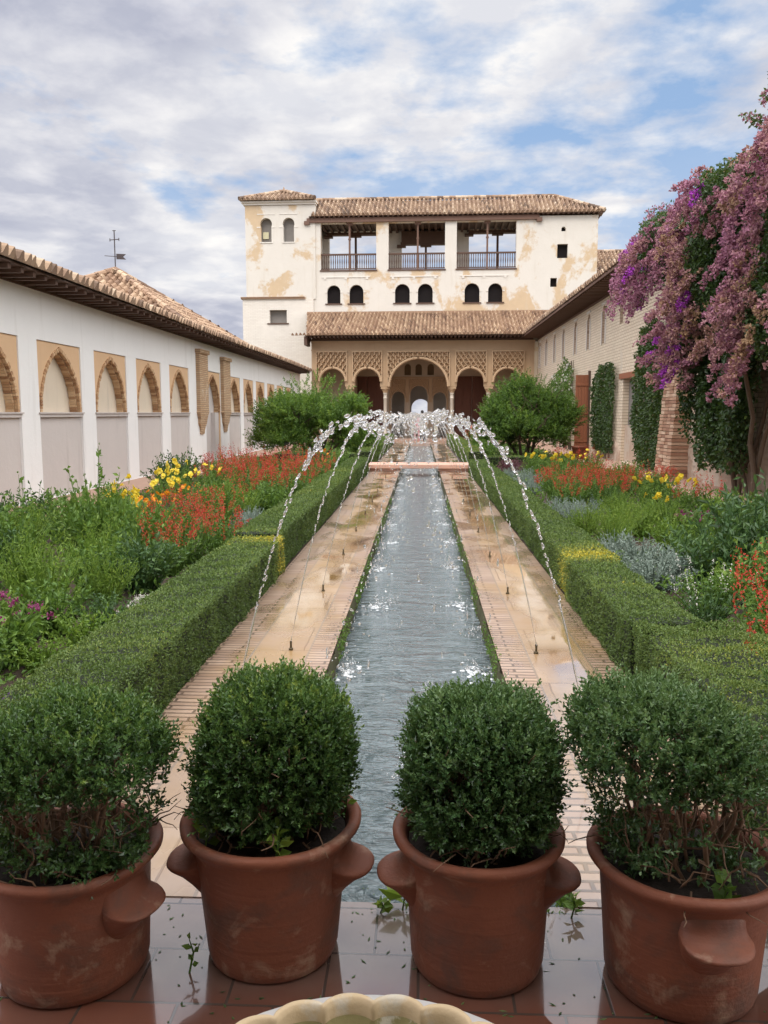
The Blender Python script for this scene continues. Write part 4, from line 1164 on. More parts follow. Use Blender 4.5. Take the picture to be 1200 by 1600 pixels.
# ------------------------------------------------------------------ climbers on the right wall
def ivy(label, pts, seed, depth=0.16, n=7000, mat=None, leaf=0.085, flowers=None):
    r = np.random.default_rng(seed)
    pts = np.array(pts); c0 = pts.mean(0)
    y0, y1, z0, z1 = pts[:, 0].min(), pts[:, 0].max(), pts[:, 1].min(), pts[:, 1].max()
    Q = np.stack([y0 - .15 + (y1 - y0 + .3) * r.random(n * 3), z0 + (z1 - z0 + .15) * r.random(n * 3)], 1)
    wob = 0.20 * (clump_noise(np.c_[Q, Q[:, :1]], 3.0, seed) - 0.5)

    def inside(p):
        res = np.zeros(len(p), bool); j = len(pts) - 1
        for i in range(len(pts)):
            (yi, zi), (yj, zj) = pts[i], pts[j]
            cr = ((zi > p[:, 1]) != (zj > p[:, 1])) & (p[:, 0] < (yj - yi) * (p[:, 1] - zi) / (zj - zi + 1e-9) + yi)
            res ^= cr; j = i
        return res
    Q = Q[inside(Q + wob[:, None] * np.array([1, 1.0]))][:n]
    k = len(Q)
    dp = depth * (0.3 + 0.9 * clump_noise(np.c_[Q, Q[:, 1:]], 4.0, seed + 1))
    P = np.stack([RX - 0.02 - dp * (0.45 + 0.55 * r.random(k)), Q[:, 0], Q[:, 1]], 1)
    root = tag(empty('ivy_climber', (RX, float(c0[0]), 0)), label, 'climbing plant')
    c = MB()
    D = unit(np.stack([-0.6 - 0.4 * r.random(k), r.normal(0, .6, k), -0.55 + r.normal(0, .35, k)], 1))
    leaves(c, P, D, leaf * (0.7 + 0.6 * r.random(k)), leaf * 0.8, np.clip(0.42 + 0.25 * r.normal(0, .7, k), 0, 1), 0.15)
    o = rp('foliage', c, mat or G_IVY, parent=root)
    s_ = MB()
    for q in range(7):
        yy = c0[0] + r.normal(0, (y1 - y0) / 6); pts2 = [(RX - 0.03, yy, 0.0)]
        for w_ in range(7): pts2.append((RX - 0.03 - 0.04 * r.random(), pts2[-1][1] + r.normal(0, .12), pts2[-1][2] + (z1 - 0.2) / 7))
        s_.tube(pts2, np.linspace(0.03, 0.01, 8), 6)
    rp('stem', s_, M['bark'], parent=root)
    if flowers:
        f = MB(); idx = r.choice(k, flowers[1], replace=False)
        C = P[idx] + np.array([-0.06, 0, 0])
        for w_ in range(7): leaves(f, C, rand_dirs(len(C)), 0.075, 0.07)
        rp('blossom', f, flowers[0], parent=root)
    return root


ivy('tall narrow panel of ivy on the pale wall between the red door and the doorway', [(28.3, 0.3), (31.6, 0.35), (31.9, 2.6), (31.2, 3.25), (29.2, 3.4), (28.2, 3.2), (28.4, 1.5)], 31, 0.2, 5200)
ivy('large ivy curtain between the dark doorway and the brick buttress', [(22.1, 0.2), (24.6, 0.1), (25.6, 1.2), (25.5, 3.3), (24.8, 4.1), (23.2, 4.3), (22.0, 3.6), (21.6, 2.0)], 32, 0.3, 8000)
ivy('pale flowered climbing rose on the wall behind the right hand tree', [(35.2, 0.5), (38.5, 0.5), (41, 2.2), (39.5, 3.4), (37.2, 4.1), (35.5, 3.4)], 33, 0.5, 5200, G_MID, 0.08, (P_WHT, 130))


def bougainvillea():
    r = np.random.default_rng(44)
    root = tag(empty('bougainvillea', (6.2, 17.0, 0)), 'huge bougainvillea of mauve, tan and purple bracts spilling over the right eave', 'climbing plant')
    fol, br, st = MB(), MB(), MB()
    # region on the wall plane in (y, z), taken from its real extent
    poly = [(21.8, 5.2), (22.6, 5.75), (22.2, 6.05), (21.2, 6.2), (19.8, 6.3), (17.8, 6.4), (16.3, 6.3), (14.2, 6.12), (12.0, 5.95), (11.5, 4.6), (12.0, 2.6), (14.3, 2.7), (15.7, 2.8), (17.2, 2.75), (18.2, 2.6), (19.0, 2.6), (19.3, 2.9), (19.2, 3.4), (18.6, 3.9), (18.7, 4.4), (20.2, 4.8)]
    pts = np.array(poly)

    def inside(p):
        res = np.zeros(len(p), bool); j = len(pts) - 1
        for i in range(len(pts)):
            (yi, zi), (yj, zj) = pts[i], pts[j]
            res ^= ((zi > p[:, 1]) != (zj > p[:, 1])) & (p[:, 0] < (yj - yi) * (p[:, 1] - zi) / (zj - zi + 1e-9) + yi); j = i
        return res
    Q = np.stack([11.8 + 14 * r.random(9000), 2 + 5.4 * r.random(9000)], 1); Q = Q[inside(Q)]

    def surf(y, z):
        """x of the outer face of the mass: it hangs from the eave and bellies out"""
        e = 0.75 + 0.35 * np.sin((z - 2.2) / 4.2 * 2.6) + 0.20 * np.sin(y * 1.7 + z) + 0.16 * np.sin(y * 3.3 - z * 2.1)
        over = np.clip(z - 5.9, 0, 2) * -1.2
        return RX - e - np.where(z > 5.3, 0.25, 0) - over * 1.4
    # foliage inside the volume
    nf = 46000
    q = Q[r.integers(len(Q), size=nf)] + r.normal(0, .12, (nf, 2))
    xs = surf(q[:, 0], q[:, 1]) - 0.06 + np.abs(r.normal(0, 0.34, nf))
    leaves(fol, np.stack([xs, q[:, 0], q[:, 1]], 1), rand_dirs(nf, -0.3), 0.085, 0.05, np.clip(0.35 + 0.25 * r.normal(0, .7, nf), 0, 1), 0.15)
    # lower dark skirt of plain leaves hanging down the wall
    sk = 13000
    yy = 15.3 + 3.6 * r.random(sk); zz = 0.5 + 2.6 * r.random(sk) ** 0.8
    xx = RX - 0.15 - 0.55 * r.random(sk) - 0.25 * np.sin((yy - 15.3) * 2.4) ** 2
    k = (np.abs(yy - 17.1 - 0.25 * (zz - 1)) < 0.75 + 0.45 * zz)
    leaves(fol, np.stack([xx, yy, zz], 1)[k], rand_dirs(k.sum(), -0.6), 0.10, 0.065, np.clip(0.25 + 0.25 * r.normal(0, .7, k.sum()), 0, 1), 0.15)
    # bract panicles: short hanging sprays on the outer face
    npan = 520
    c = Q[r.integers(len(Q), size=npan)]
    tonef = clump_noise(np.c_[c, c[:, :1] * 0.6], 1.1, 9)
    zone = clump_noise(np.c_[c, c[:, 1:]], 2.0, 17)
    for (y, z), t, zn in zip(c, tonef, zone):
        if zn < 0.50: continue
        ln = 0.35 + 0.75 * r.random(); d = unit(np.array([-0.35 + r.normal(0, .2), 0.55 + r.normal(0, .35), -0.65 + r.normal(0, .25)]))
        if z > 6.2: d = unit(np.array([-0.8, 0.3 + r.normal(0, .4), -0.2 + r.normal(0, .3)]))
        x = float(surf(np.array(y), np.array(z))) - 0.03 - 0.12 * r.random()
        n = int(190 * ln)
        nc_ = max(3, n // 11); cl_ = r.integers(nc_, size=n)
        s = (r.random(nc_) ** 0.8)[cl_]; rad = 0.125 * (1 - 0.6 * s)
        off = unit(r.normal(0, 1, (nc_, 3)))[cl_] * (rad * (0.6 + 0.45 * r.random(nc_)[cl_]))[:, None] + unit(r.normal(0, 1, (n, 3))) * 0.038
        P = np.array([x, y, z]) + d * (s * ln)[:, None] + off; P[:, 2] -= 0.22 * (s * ln) ** 2
        # colour: mauve towards the far end, tan in the middle, a few vivid purple sprays
        base = 0.64 + 0.12 * r.normal() if y > 19.5 else 0.16 + 0.55 * t + 0.10 * r.normal()
        if z > 6.4: base = 0.55 + 0.12 * r.normal()
        if z > 4.2: base += 0.10
        if r.random() < 0.06 and y > 15: base = 0.97
        leaves(br, P, unit(off + r.normal(0, .05, (n, 3))), 0.062 * (0.7 + 0.6 * r.random(n)), 0.055, np.where(base > 0.9, base, np.clip(base + 0.07 * r.normal(0, 1, n), 0, 0.86)), 0.3)
    # long arching sprays at the far end and above the eave
    def spray(p0, d0, ln, base, grav=0.25, leafy=0.25, fat=0.12):
        pts_ = [np.array(p0, float)]; d = unit(np.array(d0, float))
        for s in range(10): d = unit(d + np.array([0, 0, -grav * 0.35]) + r.normal(0, .06, 3)); pts_.append(pts_[-1] + d * ln / 10)
        pts_ = np.array(pts_); st.tube(pts_, np.linspace(0.014, 0.005, 11), 5)
        n = int(340 * ln); s = r.random(n) * 10; i = np.minimum(s.astype(int), 9); P = pts_[i] + (pts_[i + 1] - pts_[i]) * (s - i)[:, None]
        off = unit(r.normal(0, 1, (n, 3))) * (fat * (0.6 + 0.5 * np.sin(s * 2.2 + 1) ** 2) * (0.7 + 0.4 * r.random(n)))[:, None]
        lf = r.random(n) < leafy
        leaves(br, (P + off)[~lf], off[~lf], 0.058, 0.052, np.clip(base + .08 * r.normal(0, 1, (~lf).sum()), 0, 1), 0.3)
        leaves(fol, (P + off)[lf], off[lf], 0.075, 0.045, np.clip(.6 + .2 * r.normal(0, 1, lf.sum()), 0, 1), 0.2)
    for y, z, ln in ((22.5, 6.05, 2.2), (22.0, 6.0, 1.4), (21.3, 6.0, 2.2), (20.7, 5.9, 2.3), (20.1, 6.0, 1.7), (19.6, 5.8, 2.2), (19.0, 5.7, 1.8)):
        spray((RX - 0.95, y - 0.6, z - 0.05), (-0.22, 0.62, -0.32), ln, 0.70, 0.28, 0.10, 0.14)
    for y, z, ln in ((21.3, 6.15, 1.0), (20.6, 6.2, 1.0), (19.8, 6.25, 1.1)):
        spray((RX - 0.3, y, z), (-0.7, 0.3, 0.12), ln, 0.66, 0.15, 0.35, 0.14)
    # airy stems rising against the sky
    spray((RX - 0.4, 13.4, 6.3), (-0.30, 0.75, 0.55), 1.5, 0.6, 0.02, 0.6, 0.09)
    spray((RX - 0.6, 13.6, 6.2), (-0.10, 0.3, 1.0), 1.15, 0.58, 0.15, 0.55, 0.09)
    spray((RX - 0.7, 14.2, 7.05), (-0.22, 0.75, 0.08), 0.95, 0.6, 0.1, 0.4, 0.08)
    spray((RX - 0.5, 15.1, 6.4), (-0.6, 0.2, 0.8), 0.7, 0.6, 0.1, 0.6, 0.09)
    spray((RX - 0.2, 20.5, 6.3), (-0.1, 0.1, 1.0), 0.75, 0.6, 0.0, 1.0, 0.08)
    rp('foliage', fol, G_IVY, parent=root); rp('bracts', br, P_BRACT, parent=root)
    for q in range(6):
        pts_ = [np.array([RX - 0.3, 16.4 + r.normal(0, .4), 0.0])]; d = np.array([0, r.normal(0, .12), 1.0])
        for s in range(9): d = unit(d + r.normal(0, .14, 3)); pts_.append(pts_[-1] + d * 0.55); pts_[-1][0] = np.clip(pts_[-1][0], RX - 1.1, RX - 0.15)
        st.tube(pts_, np.linspace(0.055, 0.02, 10), 8)
    rp('trunk', st, M['bark'], parent=root)


bougainvillea()

# ------------------------------------------------------------------ bedding plants
def stem_pts(r, n, h, spread, nl, lo=0.12, dome=0.35, base=0.25, droop=0.0):
    a = r.random(n) * 6.283; q = np.sqrt(r.random(n))
    b = np.stack([np.cos(a) * q * spread * base, np.sin(a) * q * spread * base, np.zeros(n)], 1)
    hh = h * (1 - dome * q * q) * (0.8 + 0.3 * r.random(n))
    t = np.stack([np.cos(a) * q * spread, np.sin(a) * q * spread, hh], 1) + r.normal(0, .02, (n, 3))
    s = np.tile(np.linspace(lo, 1, nl), n) + r.normal(0, .015, n * nl)
    B, T = np.repeat(b, nl, 0), np.repeat(t, nl, 0)
    P = B + (T - B) * s[:, None]
    P[:, :2] += (T - B)[:, :2] * ((s ** 2 - s) * 0.5)[:, None]
    ax = unit(T - B)
    return b, t, P, ax, s


def petals(mb, C, Nn, k, L, W, open_=0.9, m=0):
    """k petals round each centre C, facing Nn"""
    n = len(C); Nn = unit(Nn)
    A = unit(np.cross(Nn, unit(rng.normal(size=(n, 3))))); B = np.cross(Nn, A)
    for j in range(k):
        t = 6.283 * j / k + rng.random(n) * 0.3
        d = A * np.cos(t)[:, None] + B * np.sin(t)[:, None]
        leaves(mb, C, unit(d * open_ + Nn * (1 - open_) * 1.5), L * (0.85 + .3 * rng.random(n)), W, None, 0.1, m, S=np.cross(Nn, d), wide=0.62)


KIND = {}


def kind(key, name, cat, parts): KIND[key] = (name, cat, parts)


def foliage_clump(seed, n, h, spread, nl, L, W, mat, tone=0.45, stems=True, dome=0.35, up=0.35, lo=0.1, base=0.25):
    r = np.random.default_rng(seed); mb = MB()
    b, t, P, ax, s = stem_pts(r, n, h, spread, nl, lo, dome, base)
    D = unit(rand_dirs(len(P), up) + ax * 0.35)
    st = np.repeat(r.normal(0, .16, n), nl)
    leaves(mb, P, D, L * (0.65 + 0.7 * r.random(len(P))) * (1.15 - 0.4 * s), W * (1.15 - 0.4 * s), np.clip(tone + st + 0.18 * (s - .5) + 0.08 * r.normal(0, 1, len(P)), 0, 1), 0.22)
    if stems:
        for i in range(n): mb.tube([b[i], (b[i] + t[i]) / 2 * [0.85, 0.85, 1], t[i]], [0.006, 0.005, 0.002], 3, 0.35, 0, False)
    return mb, b, t, ax


for v in range(2):
    # red salvia: bushy leaves topped by loose spikes of small red florets
    mb, b, t, ax = foliage_clump(100 + v, 44, 0.52, 0.40, 17, 0.058, 0.028, G_MID, 0.45 - 0.1 * v)
    f = MB(); idx = rng.choice(44, 20, replace=False)
    for i in idx:
        ln = 0.12 + 0.14 * rng.random(); d = unit(ax[i * 17] * 0.5 + np.array([0, 0, 1]) + rng.normal(0, .12, 3)); k = 24
        s = rng.random(k); P = t[i] + d * (s * ln)[:, None] + rng.normal(0, .012, (k, 3))
        leaves(f, P, unit(rand_dirs(k, 0.3)), 0.026 * (1.2 - .5 * s), 0.014, None, 0.3)
    kind(f'red{v}', 'red_salvia', 'flowering plant', [('foliage', mb.build('foliage', G_MID, as_mesh=True)), ('flowers', f.build('flowers', P_RED, as_mesh=True))])
    mb, b, t, ax = foliage_clump(110 + v, 26, 0.55, 0.33, 18, 0.075, 0.018, G_MID, 0.55)
    f = MB(); C = t[rng.choice(26, 7, replace=False)] + [0, 0, 0.07]
    petals(f, C, rand_dirs(len(C), 1.0) + np.array([0, -0.8, 0.0]), 5, 0.052, 0.058)
    petals(f, C + [0, -.01, .012], rand_dirs(len(C), 1.2), 5, 0.034, 0.04)
    kind(f'yel{v}', 'evening_primrose', 'flowering plant', [('foliage', mb.build('foliage', G_MID, as_mesh=True)), ('flowers', f.build('flowers', P_YEL, as_mesh=True))])
    mb, b, t, ax = foliage_clump(120 + v, 60, 0.55, 0.38, 24, 0.060, 0.010, G_BRIGHT, 0.5)
    kind(f'fea{v}', 'feathery_plant', 'plant', [('foliage', mb.build('foliage', G_BRIGHT, as_mesh=True))])
    mb, b, t, ax = foliage_clump(130 + v, 40, 0.62, 0.42, 17, 0.080, 0.042, G_MID, 0.45)
    kind(f'lea{v}', 'leafy_plant', 'plant', [('foliage', mb.build('foliage', G_MID, as_mesh=True))])
    mb, b, t, ax = foliage_clump(140 + v, 52, 0.70, 0.46, 18, 0.085, 0.036, G_DARK, 0.5)
    kind(f'dar{v}', 'dark_shrub', 'shrub', [('foliage', mb.build('foliage', G_DARK, as_mesh=True))])
    mb, b, t, ax = foliage_clump(150 + v, 70, 0.34, 0.36, 18, 0.050, 0.013, G_GREY, 0.45, dome=0.6)
    kind(f'sil{v}', 'silver_bush', 'shrub', [('foliage', mb.build('foliage', G_GREY, as_mesh=True))])
    mb, b, t, ax = foliage_clump(160 + v, 46, 0.42, 0.36, 16, 0.06, 0.03, G_BRIGHT, 0.35)
    kind(f'bri{v}', 'bright_leafy_plant', 'plant', [('foliage', mb.build('foliage', G_BRIGHT, as_mesh=True))])
mb, b, t, ax = foliage_clump(171, 20, 0.40, 0.30, 16, 0.06, 0.02, G_MID, 0.5)
f = MB(); C = t[:12] + [0, 0, 0.03]; petals(f, C, rand_dirs(12, 1.3) + np.array([0, -.6, 0]), 7, 0.04, 0.03); petals(f, C + [0, 0, .012], rand_dirs(12, 1.5), 6, 0.026, 0.024)
kind('org', 'orange_marigold', 'flowering plant', [('foliage', mb.build('foliage', G_MID, as_mesh=True)), ('flowers', f.build('flowers', P_ORG, as_mesh=True))])
for key, nm, pm, n, hh, fl_l in (('pur', 'purple_alyssum', P_PUR, 60, 0.15, 0.017), ('whi', 'white_alyssum', P_WHT, 50, 0.14, 0.015)):
    mb, b, t, ax = foliage_clump(180 + n, n, hh, 0.30, 10, 0.030, 0.010, G_MID, 0.45, dome=0.5)
    f = MB()
    for i in range(n):
        k = 26; P = t[i] + rng.normal(0, .017, (k, 3)); leaves(f, P, rand_dirs(k, 1.0), fl_l, fl_l * 0.9)
    kind(key, nm, 'flowering plant', [('foliage', mb.build('foliage', G_MID, as_mesh=True)), ('flowers', f.build('flowers', pm, as_mesh=True))])
mb, b, t, ax = foliage_clump(190, 13, 1.28, 0.42, 30, 0.075, 0.045, G_MID, 0.35, dome=0.55, base=0.35, lo=0.05)
kind('ros', 'rose_bush', 'shrub', [('foliage', mb.build('foliage', G_MID, as_mesh=True))])
mb, b, t, ax = foliage_clump(191, 34, 0.46, 0.40, 13, 0.06, 0.028, G_DARK, 0.6)
f = MB()
for i in range(0, 34, 4):
    k = 26; s = rng.random(k); d = unit(ax[i * 13] * 0.8 + np.array([0, 0, 0.8])); P = t[i] + d * (s * 0.30)[:, None] + rng.normal(0, .008, (k, 3))
    leaves(f, P, rand_dirs(k, .3), 0.016, 0.012)
kind('sag', 'white_sage', 'flowering plant', [('foliage', mb.build('foliage', G_DARK, as_mesh=True)), ('flowers', f.build('flowers', P_WHT, as_mesh=True))])
mb, b, t, ax = foliage_clump(192, 34, 0.42, 0.34, 14, 0.095, 0.038, G_MID, 0.4)
f = MB(); C = t[:12] + [0, 0, .03]; petals(f, C, rand_dirs(12, .8), 8, 0.028, 0.014)
for q in range(12): leaves(f, C[q] + rng.normal(0, .018, (18, 3)), rand_dirs(18), 0.02, 0.014)
kind('mag', 'magenta_flowered_plant', 'flowering plant', [('foliage', mb.build('foliage', G_MID, as_mesh=True)), ('flowers', f.build('flowers', P_MAG, as_mesh=True))])
mb, b, t, ax = foliage_clump(193, 40, 0.38, 0.34, 14, 0.07, 0.03, G_PURPLE, 0.5)
kind('bro', 'bronze_leaved_plant', 'plant', [('foliage', mb.build('foliage', G_PURPLE, as_mesh=True))])
mb, b, t, ax = foliage_clump(194, 34, 0.55, 0.36, 14, 0.06, 0.03, G_MID, 0.5)
f = MB(); C = t[:16] + [0, 0, .03]; petals(f, C, rand_dirs(16, 1.0) + np.array([0, -.4, 0]), 5, 0.045, 0.04)
kind('sal', 'salmon_flowered_plant', 'flowering plant', [('foliage', mb.build('foliage', G_MID, as_mesh=True)), ('flowers', f.build('flowers', P_PNK, as_mesh=True))])

DESC = {'red': 'bushy salvia clump with loose red flower spikes', 'yel': 'primrose with wide yellow flowers', 'fea': 'feathery bright green plant without flowers',
        'lea': 'mid green leafy bedding plant', 'dar': 'dark green leafy shrub', 'sil': 'mound of silvery grey foliage', 'bri': 'yellow green leafy plant', 'org': 'low marigold with orange flowers',
        'pur': 'low cushion of purple alyssum', 'whi': 'low cushion of white alyssum', 'ros': 'tall open rose bush with arching shoots', 'sag': 'sage with thin pale flower spikes',
        'mag': 'broad leaved plant with dark magenta flowers', 'bro': 'bronze purple leaved plant', 'sal': 'plant with salmon pink flowers'}
PLANTS = []


def put(k, x, y, s=1.0, sz=None): PLANTS.append((k, x, y, s, sz or s))


# left bed, from the camera outwards
put('pur', -2.30, 4.25, 0.8); put('lea0', -2.75, 4.7, 0.8, 0.7); put('mag', -2.75, 5.15, 1.05); put('bri0', -2.35, 5.55, 0.8, 0.75); put('bri1', -2.95, 5.9, 0.9, 0.8)
put('red1', -2.55, 8.9, 0.9, 0.95); put('lea1', -2.75, 6.0, 0.8, 0.75); put('dar1', -2.35, 5.95, 0.6, 0.5); put('fea1', -2.75, 7.0, 0.85, 0.9); put('bri0', -2.45, 5.1, 0.7, 0.6); put('ros', -3.9, 7.9, 0.9, 0.85); put('whi', -2.22, 6.45, 0.8); put('whi', -2.30, 6.9, 0.7); put('mag', -3.2, 5.6, 1.0)
put('fea0', -3.1, 6.6, 1.1); put('fea1', -3.55, 7.2, 1.2); put('fea0', -3.75, 6.3, 1.1); put('lea0', -3.0, 7.3, 0.9); put('fea1', -3.2, 8.0, 1.1)
put('dar0', -2.62, 7.55, 0.95, 0.85); put('red0', -2.6, 8.35, 0.9, 0.9)
put('ros', -3.45, 8.55, 1.05, 1.05); put('lea0', -3.5, 8.75, 1.0, 1.45); put('lea1', -3.15, 8.6, 0.9, 1.2); put('yel1', -3.55, 9.6, 0.8, 1.5); put('lea1', -3.75, 8.9, 1.1, 1.0); put('lea0', -3.1, 9.2, 1.1, 1.1); put('bri0', -3.9, 9.6, 1.0, 1.1); put('lea1', -4.5, 8.2, 1.2); put('fea0', -4.6, 9.3, 1.2)
put('dar0', -5.2, 9.6, 1.2, 1.0); put('dar1', -5.3, 11.0, 1.2, 0.95); put('lea0', -4.6, 10.4, 1.1); put('dar1', -5.0, 8.3, 1.2)
put('red0', -2.75, 9.15, 1.05, 1.05); put('red1', -2.50, 10.0, 1.0, 0.95); put('red0', -3.15, 10.3, 1.0, 1.05); put('red0', -2.4, 9.5, 0.8, 0.85)
put('red1', -3.4, 11.3, 1.0); put('red0', -2.85, 11.6, 1.0); put('sil0', -2.35, 11.4, 1.0); put('sil1', -2.5, 12.0, 0.9)
put('yel0', -4.05, 11.0, 1.05, 1.1); put('yel1', -4.45, 11.9, 1.0); put('org', -3.95, 12.2, 1.15); put('yel0', -4.1, 13.2, 1.1); put('org', -3.75, 13.0, 1.0, 1.2); put('org', -3.6, 10.7, 1.0, 1.3)
put('yel1', -4.3, 14.3, 1.1, 1.15); put('yel0', -4.75, 15.2, 1.1, 1.15); put('yel1', -3.95, 15.2, 1.1, 1.2); put('bro', -3.6, 12.0, 1.0)
put('fea0', -2.75, 12.7, 1.0); put('lea1', -3.2, 12.6, 1.0); put('fea1', -3.3, 13.7, 1.1); put('lea0', -2.5, 13.2, 0.9)
for i, (x, y) in enumerate(((-2.6, 14.1), (-3.1, 14.6), (-2.5, 15.1), (-3.5, 15.4), (-2.9, 15.7), (-2.45, 16.4), (-3.3, 16.5), (-3.9, 16.6), (-2.8, 17.2), (-4.4, 17.3), (-3.5, 17.7), (-2.5, 18.0), (-4.0, 18.4), (-3.0, 18.7), (-4.7, 18.9), (-3.6, 19.6), (-2.6, 19.4), (-4.3, 20.2), (-3.1, 20.7), (-5.0, 20.6), (-3.8, 21.6), (-2.5, 20.9), (-4.8, 22.2))):
    put(f'red{i % 2}', x, y, 1.05 + 0.1 * (i % 3), 1.05 + 0.07 * (i % 4))
put('dar0', -5.2, 16.9, 1.2, 1.15); put('yel0', -4.85, 16.6, 1.1, 1.3); put('dar1', -5.3, 18.0, 1.2, 1.2); put('org', -2.8, 21.9, 1.3, 1.6); put('lea0', -2.3, 22.4, 1.0); put('lea1', -2.4, 23.6, 1.1); put('fea0', -2.3, 17.1, 0.8); put('lea1', -2.2, 15.7, 0.7); put('dar0', -3.3, 23.2, 1.1, 0.9)
put('lea1', -4.6, 6.9, 1.1); put('dar0', -4.2, 7.5, 1.1); put('fea0', -4.1, 5.7, 1.1); put('lea0', -5.0, 7.4, 1.2); put('fea1', -5.2, 12.4, 1.2, 0.9); put('lea0', -5.1, 13.4, 1.1, 0.8)
# right bed
put('red1', 2.22, 4.75, 0.9, 0.95); put('red0', 2.35, 5.35, 0.95, 1.0); put('red1', 2.62, 5.0, 1.0, 1.1); put('bri0', 2.12, 5.15, 0.7, 0.7); put('red0', 2.62, 5.9, 1.05, 1.1); put('bri1', 2.25, 4.2, 0.8)
put('sag', 2.25, 6.4, 0.8); put('lea0', 2.9, 6.9, 1.0); put('fea0', 2.75, 5.6, 0.9)
put('dar0', 2.85, 7.9, 1.2, 1.15); put('dar1', 3.35, 8.3, 1.4, 1.4); put('dar0', 3.75, 9.0, 1.4, 1.35); put('lea1', 3.9, 8.2, 1.2, 1.3); put('dar1', 3.2, 7.2, 1.0, 1.0); put('bri1', 3.0, 9.1, 1.0, 1.15); put('dar0', 4.2, 7.6, 1.3, 1.2)
put('sil0', 2.25, 7.9, 1.25, 1.15); put('sil1', 2.3, 8.7, 1.25, 1.2); put('sil0', 2.65, 8.45, 1.1, 1.1); put('sil1', 2.2, 9.4, 1.0)
put('fea1', 2.35, 10.1, 0.95, 0.85); put('fea0', 2.6, 10.8, 1.0, 0.9); put('fea1', 2.3, 11.4, 0.9, 0.8); put('fea0', 3.0, 11.2, 1.0, 0.9); put('bri0', 3.1, 10.2, 1.0); put('mag', 3.5, 10.6, 1.0); put('fea1', 2.9, 12.0, 1.0, 0.85)
put('lea0', 4.2, 10.2, 1.1); put('bri1', 4.1, 11.4, 1.2, 1.35); put('bri0', 4.6, 11.0, 1.2, 1.3); put('bri1', 4.7, 12.2, 1.2, 1.25); put('lea1', 5.0, 10.4, 1.3, 1.3); put('bri1', 2.75, 7.3, 0.8, 0.9); put('lea1', 2.4, 6.9, 0.7, 0.6); put('sal', 4.9, 9.6, 1.2, 1.3); put('sal', 5.1, 11.6, 1.1, 1.2); put('red0', 4.5, 9.4, 1.1, 1.3)
put('yel0', 4.05, 13.3, 1.1, 1.2); put('yel1', 3.8, 13.9, 1.05, 1.1); put('yel0', 3.5, 12.7, 0.9, 0.8); put('red1', 4.4, 13.0, 1.0, 1.1); put('fea0', 3.5, 11.8, 1.0, 0.9); put('bri0', 4.9, 13.2, 1.1, 1.0)
put('sil0', 2.35, 12.9, 1.0); put('sil1', 2.25, 13.6, 0.9); put('sil0', 2.7, 13.3, 1.0); put('fea1', 3.1, 13.2, 0.9, 0.8)
for i, (x, y) in enumerate(((2.6, 14.3), (3.1, 14.5), (2.55, 15.1), (3.5, 15.0), (3.0, 15.6), (2.7, 16.1), (3.8, 16.0), (3.3, 16.7), (4.3, 15.6), (4.2, 17.0), (4.7, 16.4), (3.7, 17.6))):
    put(f'red{i % 2}', x, y, 1.0 + 0.1 * (i % 3), 0.95 + 0.08 * (i % 3))
put('fea0', 4.4, 18.0, 1.1); put('fea1', 3.9, 18.8, 1.1); put('lea0', 3.2, 17.9, 1.0, 0.8); put('sil1', 2.3, 17.0, 1.0); put('sil0', 2.25, 18.2, 1.1); put('sil1', 2.5, 19.2, 1.2); put('sil0', 2.2, 20.2, 1.1); put('lea1', 2.8, 18.2, 0.9, 0.7)
put('yel1', 3.2, 20.3, 1.2, 1.2); put('yel0', 3.6, 21.2, 1.2, 1.2); put('yel1', 4.3, 20.8, 1.2, 1.25); put('yel0', 2.9, 21.8, 1.1, 1.1); put('lea0', 3.4, 19.3, 1.1, 0.9); put('red0', 3.9, 22.4, 1.1, 1.2); put('red1', 4.4, 22.0, 1.0, 1.2); put('bro', 2.3, 21.5, 1.1); put('bro', 2.4, 22.6, 1.1); put('bro', 2.7, 23.4, 1.0); put('lea1', 3.3, 23.4, 1.1, 0.9)
put('lea0', 4.8, 19.4, 1.2, 0.9); put('fea1', 4.9, 17.6, 1.1, 0.8); put('dar0', 4.7, 8.6, 1.3, 1.2); put('lea0', 3.6, 6.6, 1.2, 1.1); put('fea1', 3.7, 5.6, 1.1)
# beyond the footbridge
put('yel0', -2.5, 33.5, 1.5, 1.7); put('yel1', -2.4, 36.0, 1.5, 1.8); put('red0', 2.5, 38.0, 1.6, 1.7); put('sal', 2.4, 34.0, 1.6, 1.6); put('red1', -2.6, 39.0, 1.5, 1.5); put('lea0', -2.4, 30.5, 1.4); put('lea1', 2.3, 28.5, 1.3); put('sal', 2.8, 41.0, 1.7, 1.9); put('lea0', -2.6, 42.5, 1.7, 1.8); put('lea1', -3.5, 36, 1.7, 1.6)


def nth(n): return {1: 'first', 2: 'second', 3: 'third', 4: 'fourth', 5: 'fifth', 6: 'sixth', 7: 'seventh', 8: 'eighth', 9: 'ninth', 10: 'tenth'}.get(n, f'{n}th')


cnt_, nvar = {}, {}
for k, x, y, s, sz in sorted(PLANTS, key=lambda p: p[2]):
    kk = k[:3]; side = 'left' if x < 0 else 'right'
    zone = 'beyond the footbridge' if y > 25 else 'near'
    c = cnt_[(kk, side, zone)] = cnt_.get((kk, side, zone), 0) + 1
    tot = sum(1 for p in PLANTS if p[0][:3] == kk and (p[1] < 0) == (x < 0) and (p[2] > 25) == (y > 25))
    nm, cat, parts = KIND[k]
    e = empty(nm, (x, y, -0.03), random.random() * 6.28)
    e.scale = (s, s, sz)
    where = f'in the {side} bed' + (' past the footbridge' if y > 25 else '')
    lab = f'{DESC[kk]} {where}' if tot == 1 else f'{DESC[kk]}, {nth(c)} from the camera {where}'
    tag(e, lab, cat, f'{nm.replace("_", " ")} plants {where}' if tot > 1 else None)
    for pn, me in parts: link_mesh(pn, me, e)

